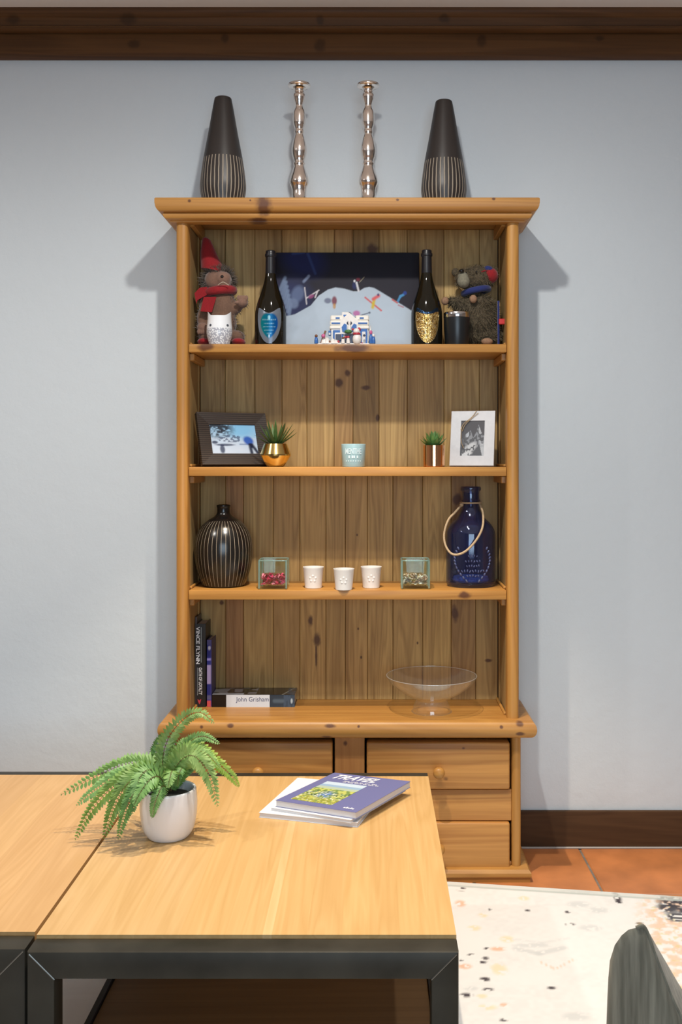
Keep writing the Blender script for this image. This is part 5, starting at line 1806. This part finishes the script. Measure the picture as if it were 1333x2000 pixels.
DG, MG_, LG, YG_, PG = (.62, .85, .62), (.95, 1.1, .9), (1.45, 1.35, 1.2), (1.5, 1.35, .6), (1.25, 1.35, 1.35)
FR = [
    ([(325, 1545, .0), (300, 1500, .02), (250, 1492, .03), (190, 1515, .03), (120, 1552, .02)], .034, MG_, (0, -.9, .7)),
    ([(322, 1545, -.01), (290, 1510, -.01), (240, 1512, -.02), (190, 1540, -.03), (150, 1572, -.04)], .030, (1.1, 1.3, 1.25), (0, -.9, .7)),
    ([(320, 1545, -.01), (285, 1506, -.03), (230, 1530, -.05), (180, 1580, -.06), (147, 1639, -.07)], .030, (.95, 1.05, .6), (0, -1, .5)),
    ([(320, 1545, -.02), (285, 1510, -.05), (250, 1530, -.08), (222, 1578, -.095), (203, 1636, -.10)], .033, (.85, .95, .6), (0, -1, .4)),
    ([(322, 1545, -.02), (285, 1525, -.07), (262, 1548, -.10), (244, 1590, -.115), (231, 1637, -.12)], .027, DG, (0, -1, .4)),
    ([(325, 1545, -.02), (300, 1506, -.05), (278, 1512, -.08), (266, 1545, -.10), (259, 1588, -.11)], .030, PG, (0, -1, .6)),
    ([(328, 1545, -.02), (312, 1518, -.06), (294, 1522, -.085), (276, 1545, -.105), (262, 1572, -.115)], .030, (1.15, 1.35, 1.2), (0, -1, .6)),
    ([(332, 1545, -.01), (338, 1512, -.04), (336, 1506, -.06), (332, 1520, -.08), (328, 1538, -.09)], .026, (1.1, 1.2, 1.0), (0, -1, .5)),
    ([(328, 1545, -.02), (318, 1535, -.06), (310, 1550, -.08), (302, 1572, -.088), (297, 1597, -.092)], .022, (1.15, 1.35, 1.2), (0, -1, .4)),
    ([(330, 1545, .01), (318, 1490, .02), (330, 1440, .02), (362, 1402, .01), (392, 1392, .0), (418, 1412, -.01)], .026, LG, (.4, -.9, .5)),
    ([(332, 1545, .0), (345, 1490, .02), (368, 1452, .02), (396, 1438, .01), (428, 1452, .0)], .024, (1.2, 1.35, 1.25), (0, -1, .7)),
    ([(332, 1545, .01), (350, 1490, .03), (385, 1460, .04), (425, 1490, .04), (452, 1515, .03), (467, 1536, .03)], .026, YG_, (.3, -.9, .6)),
    ([(332, 1545, -.01), (348, 1492, -.02), (378, 1476, -.04), (408, 1512, -.05), (425, 1573, -.06)], .036, LG, (.3, -1, .5)),
    ([(332, 1545, .0), (345, 1485, .0), (372, 1465, .0), (402, 1472, -.01), (430, 1500, -.02)], .032, (1.55, 1.5, 1.25), (.2, -.9, .7)),
    ([(328, 1545, .02), (312, 1500, .04), (306, 1465, .05), (318, 1432, .05)], .026, DG, (0, -1, .3)),
    ([(326, 1545, .02), (308, 1515, .05), (290, 1498, .08), (262, 1496, .11)], .024, DG, (0, -.8, .8)),
    ([(334, 1545, -.01), (350, 1520, -.02), (356, 1500, -.03), (350, 1512, -.05), (347, 1535, -.055)], .020, DG, (0, -1, .4)),
    ([(334, 1545, .0), (356, 1505, .03), (385, 1488, .06), (402, 1500, .09)], .024, DG, (0, -1, .6)),
    ([(330, 1545, .02), (345, 1480, .06), (372, 1448, .09), (404, 1462, .11)], .026, MG_, (0, -1, .6)),
]
for i, (pts, L, colr, fc) in enumerate(FR):
    frond(pts, L * 1.22, colr, fc, 36, i)

# ------------------------------------------------------------------ rug
def rug_top(x):
    return np.interp(x, [-3, .25, .963, 3], [3.204, 3.204, 3.094, 2.78])


xs = np.concatenate([np.linspace(-2.2, .12, 30)[:-1], np.linspace(.12, 1.2, 200)[:-1], np.linspace(1.2, 2.2, 14)])
vs_ = np.concatenate([np.linspace(0, .36, 16)[:-1], np.linspace(.36, 1, 240)])
Y0 = .75
XXg, VVg = np.meshgrid(xs, vs_)
YYg = Y0 + VVg * (rug_top(XXg) - Y0)
dist = (rug_top(XXg) - YYg)
PXg = CX + F * XXg / YYg
PYg = CY + F * (H - RUGZ) / YYg
C = np.zeros(XXg.shape + (3,))
C[...] = np.array((.82, .815, .80))
C *= (1 - .10 * vnoise(XXg, YYg, .09, 61) * vnoise(XXg, YYg, .012, 62))[..., None]


def wpt(px, py):
    p = on_plane(px, py, RUGZ)
    return p.x, p.y


def mark(px, py, rx, ry, col, k=.9, rot=0.0, ns=.012, th=.35):
    x, y = wpt(px, py)
    kx = y / F
    ky = y * y / (F * (H - RUGZ))
    m = ellm(XXg, YYg, x, y, rx * kx, ry * ky, rot, .35)
    lay(C, m * (vnoise(XXg, YYg, ns, int(px) % 60) > th), col, k)


BLK, ORG_, YEL, GRY = lin(58, 50, 58), lin(226, 176, 140), lin(232, 212, 160), lin(205, 208, 208)
for px, py, rx, ry in ((902, 1736, 8, 4), (1206, 1752, 7, 9), (1209, 1761, 6, 4), (1109, 1781, 5, 2.5), (1114, 1805, 9, 2.5), (1031, 1778, 5, 2), (957, 1776, 3, 2), (921, 1845, 5, 2), (951, 1852, 5, 2), (921, 1865, 7, 3), (949, 1871, 6, 3), (942, 1879, 9, 2.5), (948, 1912, 11, 4), (954, 1932, 10, 3), (911, 1943, 12, 4), (984, 1992, 7, 3), (1078, 1929, 8, 3), (1250, 1803, 7, 2), (965, 1810, 3, 1.5), (901, 1875, 4, 1.5)):
    mark(px, py, rx, ry, BLK, .95)
for px, py, rx, ry in ((900, 1764, 10, 6), (908, 1887, 13, 5), (973, 1853, 14, 4), (985, 1962, 9, 3)):
    mark(px, py, rx, ry, ORG_, .8)
for px, py, rx, ry in ((927, 1812, 12, 5), (991, 1834, 13, 6), (975, 1892, 15, 11), (950, 1967, 20, 5), (1024, 1754, 10, 4), (944, 1787, 8, 4), (942, 1945, 10, 4)):
    mark(px, py, rx, ry, YEL, .6)
for px, py, rx, ry in ((1131, 1766, 22, 6), (1169, 1777, 20, 6), (1153, 1812, 22, 6), (1040, 1846, 40, 4), (1135, 1742, 40, 4), (920, 1930, 14, 4), (1125, 1985, 28, 8)):
    mark(px, py, rx, ry, GRY, .7, 0, .008, .3)
for a_, c_ in (((1009, 1853), (1053, 1862)), ((1053, 1862), (1101, 1851)), ((1005, 1834), (1060, 1841)), ((1060, 1841), (1110, 1832))):
    (x0_, y0_), (x1_, y1_) = wpt(*a_), wpt(*c_)
    w_ = .011 if a_[1] > 1850 else .006
    lay(C, segm(XXg, YYg, x0_, y0_, x1_, y1_, w_) * (vnoise(XXg, YYg, .006, 70) > .25), GRY, .75 if w_ > .01 else .35)
(x0_, y0_), (x1_, y1_) = wpt(1055, 1878), wpt(1085, 1892)
(x2_, y2_), (x3_, y3_) = wpt(1090, 1890), wpt(1120, 1874)
for q in ((x0_, y0_, x1_, y1_), (x2_, y2_, x3_, y3_)):
    lay(C, segm(XXg, YYg, *q, .005) * (np.sin(XXg * 500) > 0), lin(220, 190, 160), .6)
# terracotta mottling and dark blot towards the far side of the rug
reg = np.clip((PXg - (1228 + 26 * vnoise(XXg, YYg, .15, 71))) / 40, 0, 1) * np.clip((PYg - 1738) / 16, 0, 1)
cell = vnoise(XXg, YYg * .8, .016, 72) * .7 + vnoise(XXg, YYg, .008, 73) * .3
lay(C, reg * np.clip((cell - .42) * 6, 0, 1), lin(232, 192, 160), .75)
lay(C, reg * (vnoise(XXg, YYg, .010, 75) > .8), lin(214, 200, 130), .5)
for px, py, rx, ry, ro in ((1320, 1762, 32, 11, 0), (1305, 1773, 20, 9, 0), (1322, 1791, 20, 10, -.2), (1300, 1755, 14, 5, 0), (1340, 1775, 20, 22, 0)):
    mark(px, py, rx, ry, lin(62, 62, 72), .95, ro, .010, .42)
# woven hem along the far edge
lay(C, (dist < .035) * 1.0, lin(206, 210, 204), .6)
lay(C, ((dist > .022) & (dist < .034)) * 1.0, lin(176, 186, 182), .6)
g = G()
nxr, nyr = len(xs), len(vs_)
wav = .0012 * vnoise(XXg, YYg, .2, 77)
g.v = [(float(x), float(y), float(RUGZ - .0014 + w)) for x, y, w in zip(XXg.ravel(), YYg.ravel(), wav.ravel())]
g.f = [(j * nxr + i, j * nxr + i + 1, (j + 1) * nxr + i + 1, (j + 1) * nxr + i) for j in range(nyr - 1) for i in range(nxr - 1)]
cols = list(C.reshape(-1, 3))
top = list(range((nyr - 1) * nxr, nyr * nxr))
bot0 = len(g.v)
for i in top:
    g.v.append((g.v[i][0], g.v[i][1] + .001, .0006))
    cols.append(np.array(lin(190, 190, 182)))
g.f += [(top[i], top[i + 1], bot0 + i + 1, bot0 + i) for i in range(nxr - 1)]
M['rug'] = printed('flat_woven_wool', .95, bumpy=0.0)
rug = mk('rug', g, M['rug'], None, recalc=False, colors=np.array(cols), smooth=40)
tag(rug, 'pale abstract rug with scattered dark and terracotta marks', 'rug')

# ------------------------------------------------------------------ armchair back at the lower right
m, nt, b = new_mat('grey_green_velvet')
tc = node(nt, 'ShaderNodeTexCoord')
mp = node(nt, 'ShaderNodeMapping')
mp.inputs['Rotation'].default_value = (0, math.radians(14), 0)
mp.inputs['Scale'].default_value = (150, 60, 9)
nt.links.new(tc.outputs['Object'], mp.inputs['Vector'])
nz = node(nt, 'ShaderNodeTexNoise', i_Scale=1.0, i_Detail=4.0)
nt.links.new(mp.outputs[0], nz.inputs['Vector'])
nt.links.new(ramp(nt, nz.outputs[0], [(.28, (.115, .105, .074)), (.72, (.25, .23, .17))]), b.inputs['Base Color'])
b.inputs['Roughness'].default_value = .85
b.inputs['Sheen Weight'].default_value = .15
nt.links.new(bump(nt, nz.outputs[0], .2, .002), b.inputs['Normal'])
M['velvet'] = m
YA, YA2 = 1.30, 1.41
o1 = [(1180, 2600), (1182, 2200), (1185.3, 2000), (1187, 1950), (1189, 1909), (1192, 1876), (1201.5, 1846), (1214.8, 1827), (1228, 1816), (1243, 1812), (1260, 1812), (1281, 1867), (1300, 1916), (1319, 1962), (1333, 1990), (1400, 2140), (1500, 2330), (1540, 2600)]
o2 = [(1230, 2600), (1222, 2200), (1222, 2000), (1222, 1950), (1224, 1909), (1227, 1876), (1233, 1846), (1240, 1827), (1247, 1816), (1254, 1810), (1262, 1809), (1282, 1845), (1307, 1888), (1322, 1914), (1333, 1932), (1420, 2075), (1540, 2270), (1600, 2600)]
ch = root('armchair', (.62, 1.15, RUGZ), 'grey-green upholstered armchair back with a piped seam at lower right', 'armchair')
g = G()
n = len(o1)
A_ = [P(p[0], p[1], YA) for p in o1]
B_ = [P(p[0], p[1], YA2) for p in o2]
ctr = sum(A_, Vector()) / n
inner = [ctr + (p - ctr) * .72 + Vector((0, -.012, 0)) for p in A_]
midf = [ctr + (p - ctr) * .93 + Vector((0, -.007, 0)) for p in A_]
fs = []
rings_ = [inner, midf, A_, B_]
for i in range(3):
    for k in range(n):
        fs.append((i * n + k, i * n + (k + 1) % n, (i + 1) * n + (k + 1) % n, (i + 1) * n + k))
fs.append(tuple(range(n)))
fs.append(tuple(range(3 * n, 4 * n))[::-1])
mk('backrest', g.add([p for r in rings_ for p in r], fs), M['velvet'], ch, smooth=60)
mk('piping', G().tube(spline(A_[9:17], 60), .0026, 8), M['velvet'], ch, smooth=60, color=(.7, .7, .7))
zs_ = A_[0].z
mk('seat', G().rbox(.31, .95, .70, 1.32, .22, .40, .04, 4), M['velvet'], ch, smooth=60)
for xx in (.36, .86):
    for yy in (.76, 1.24):
        mk('leg', G().lathe([(0, 0), (.014, 0), (.022, .20), (.022, .225), (0, .225)], (xx, yy, RUGZ), 14), M['black'], ch, smooth=40)
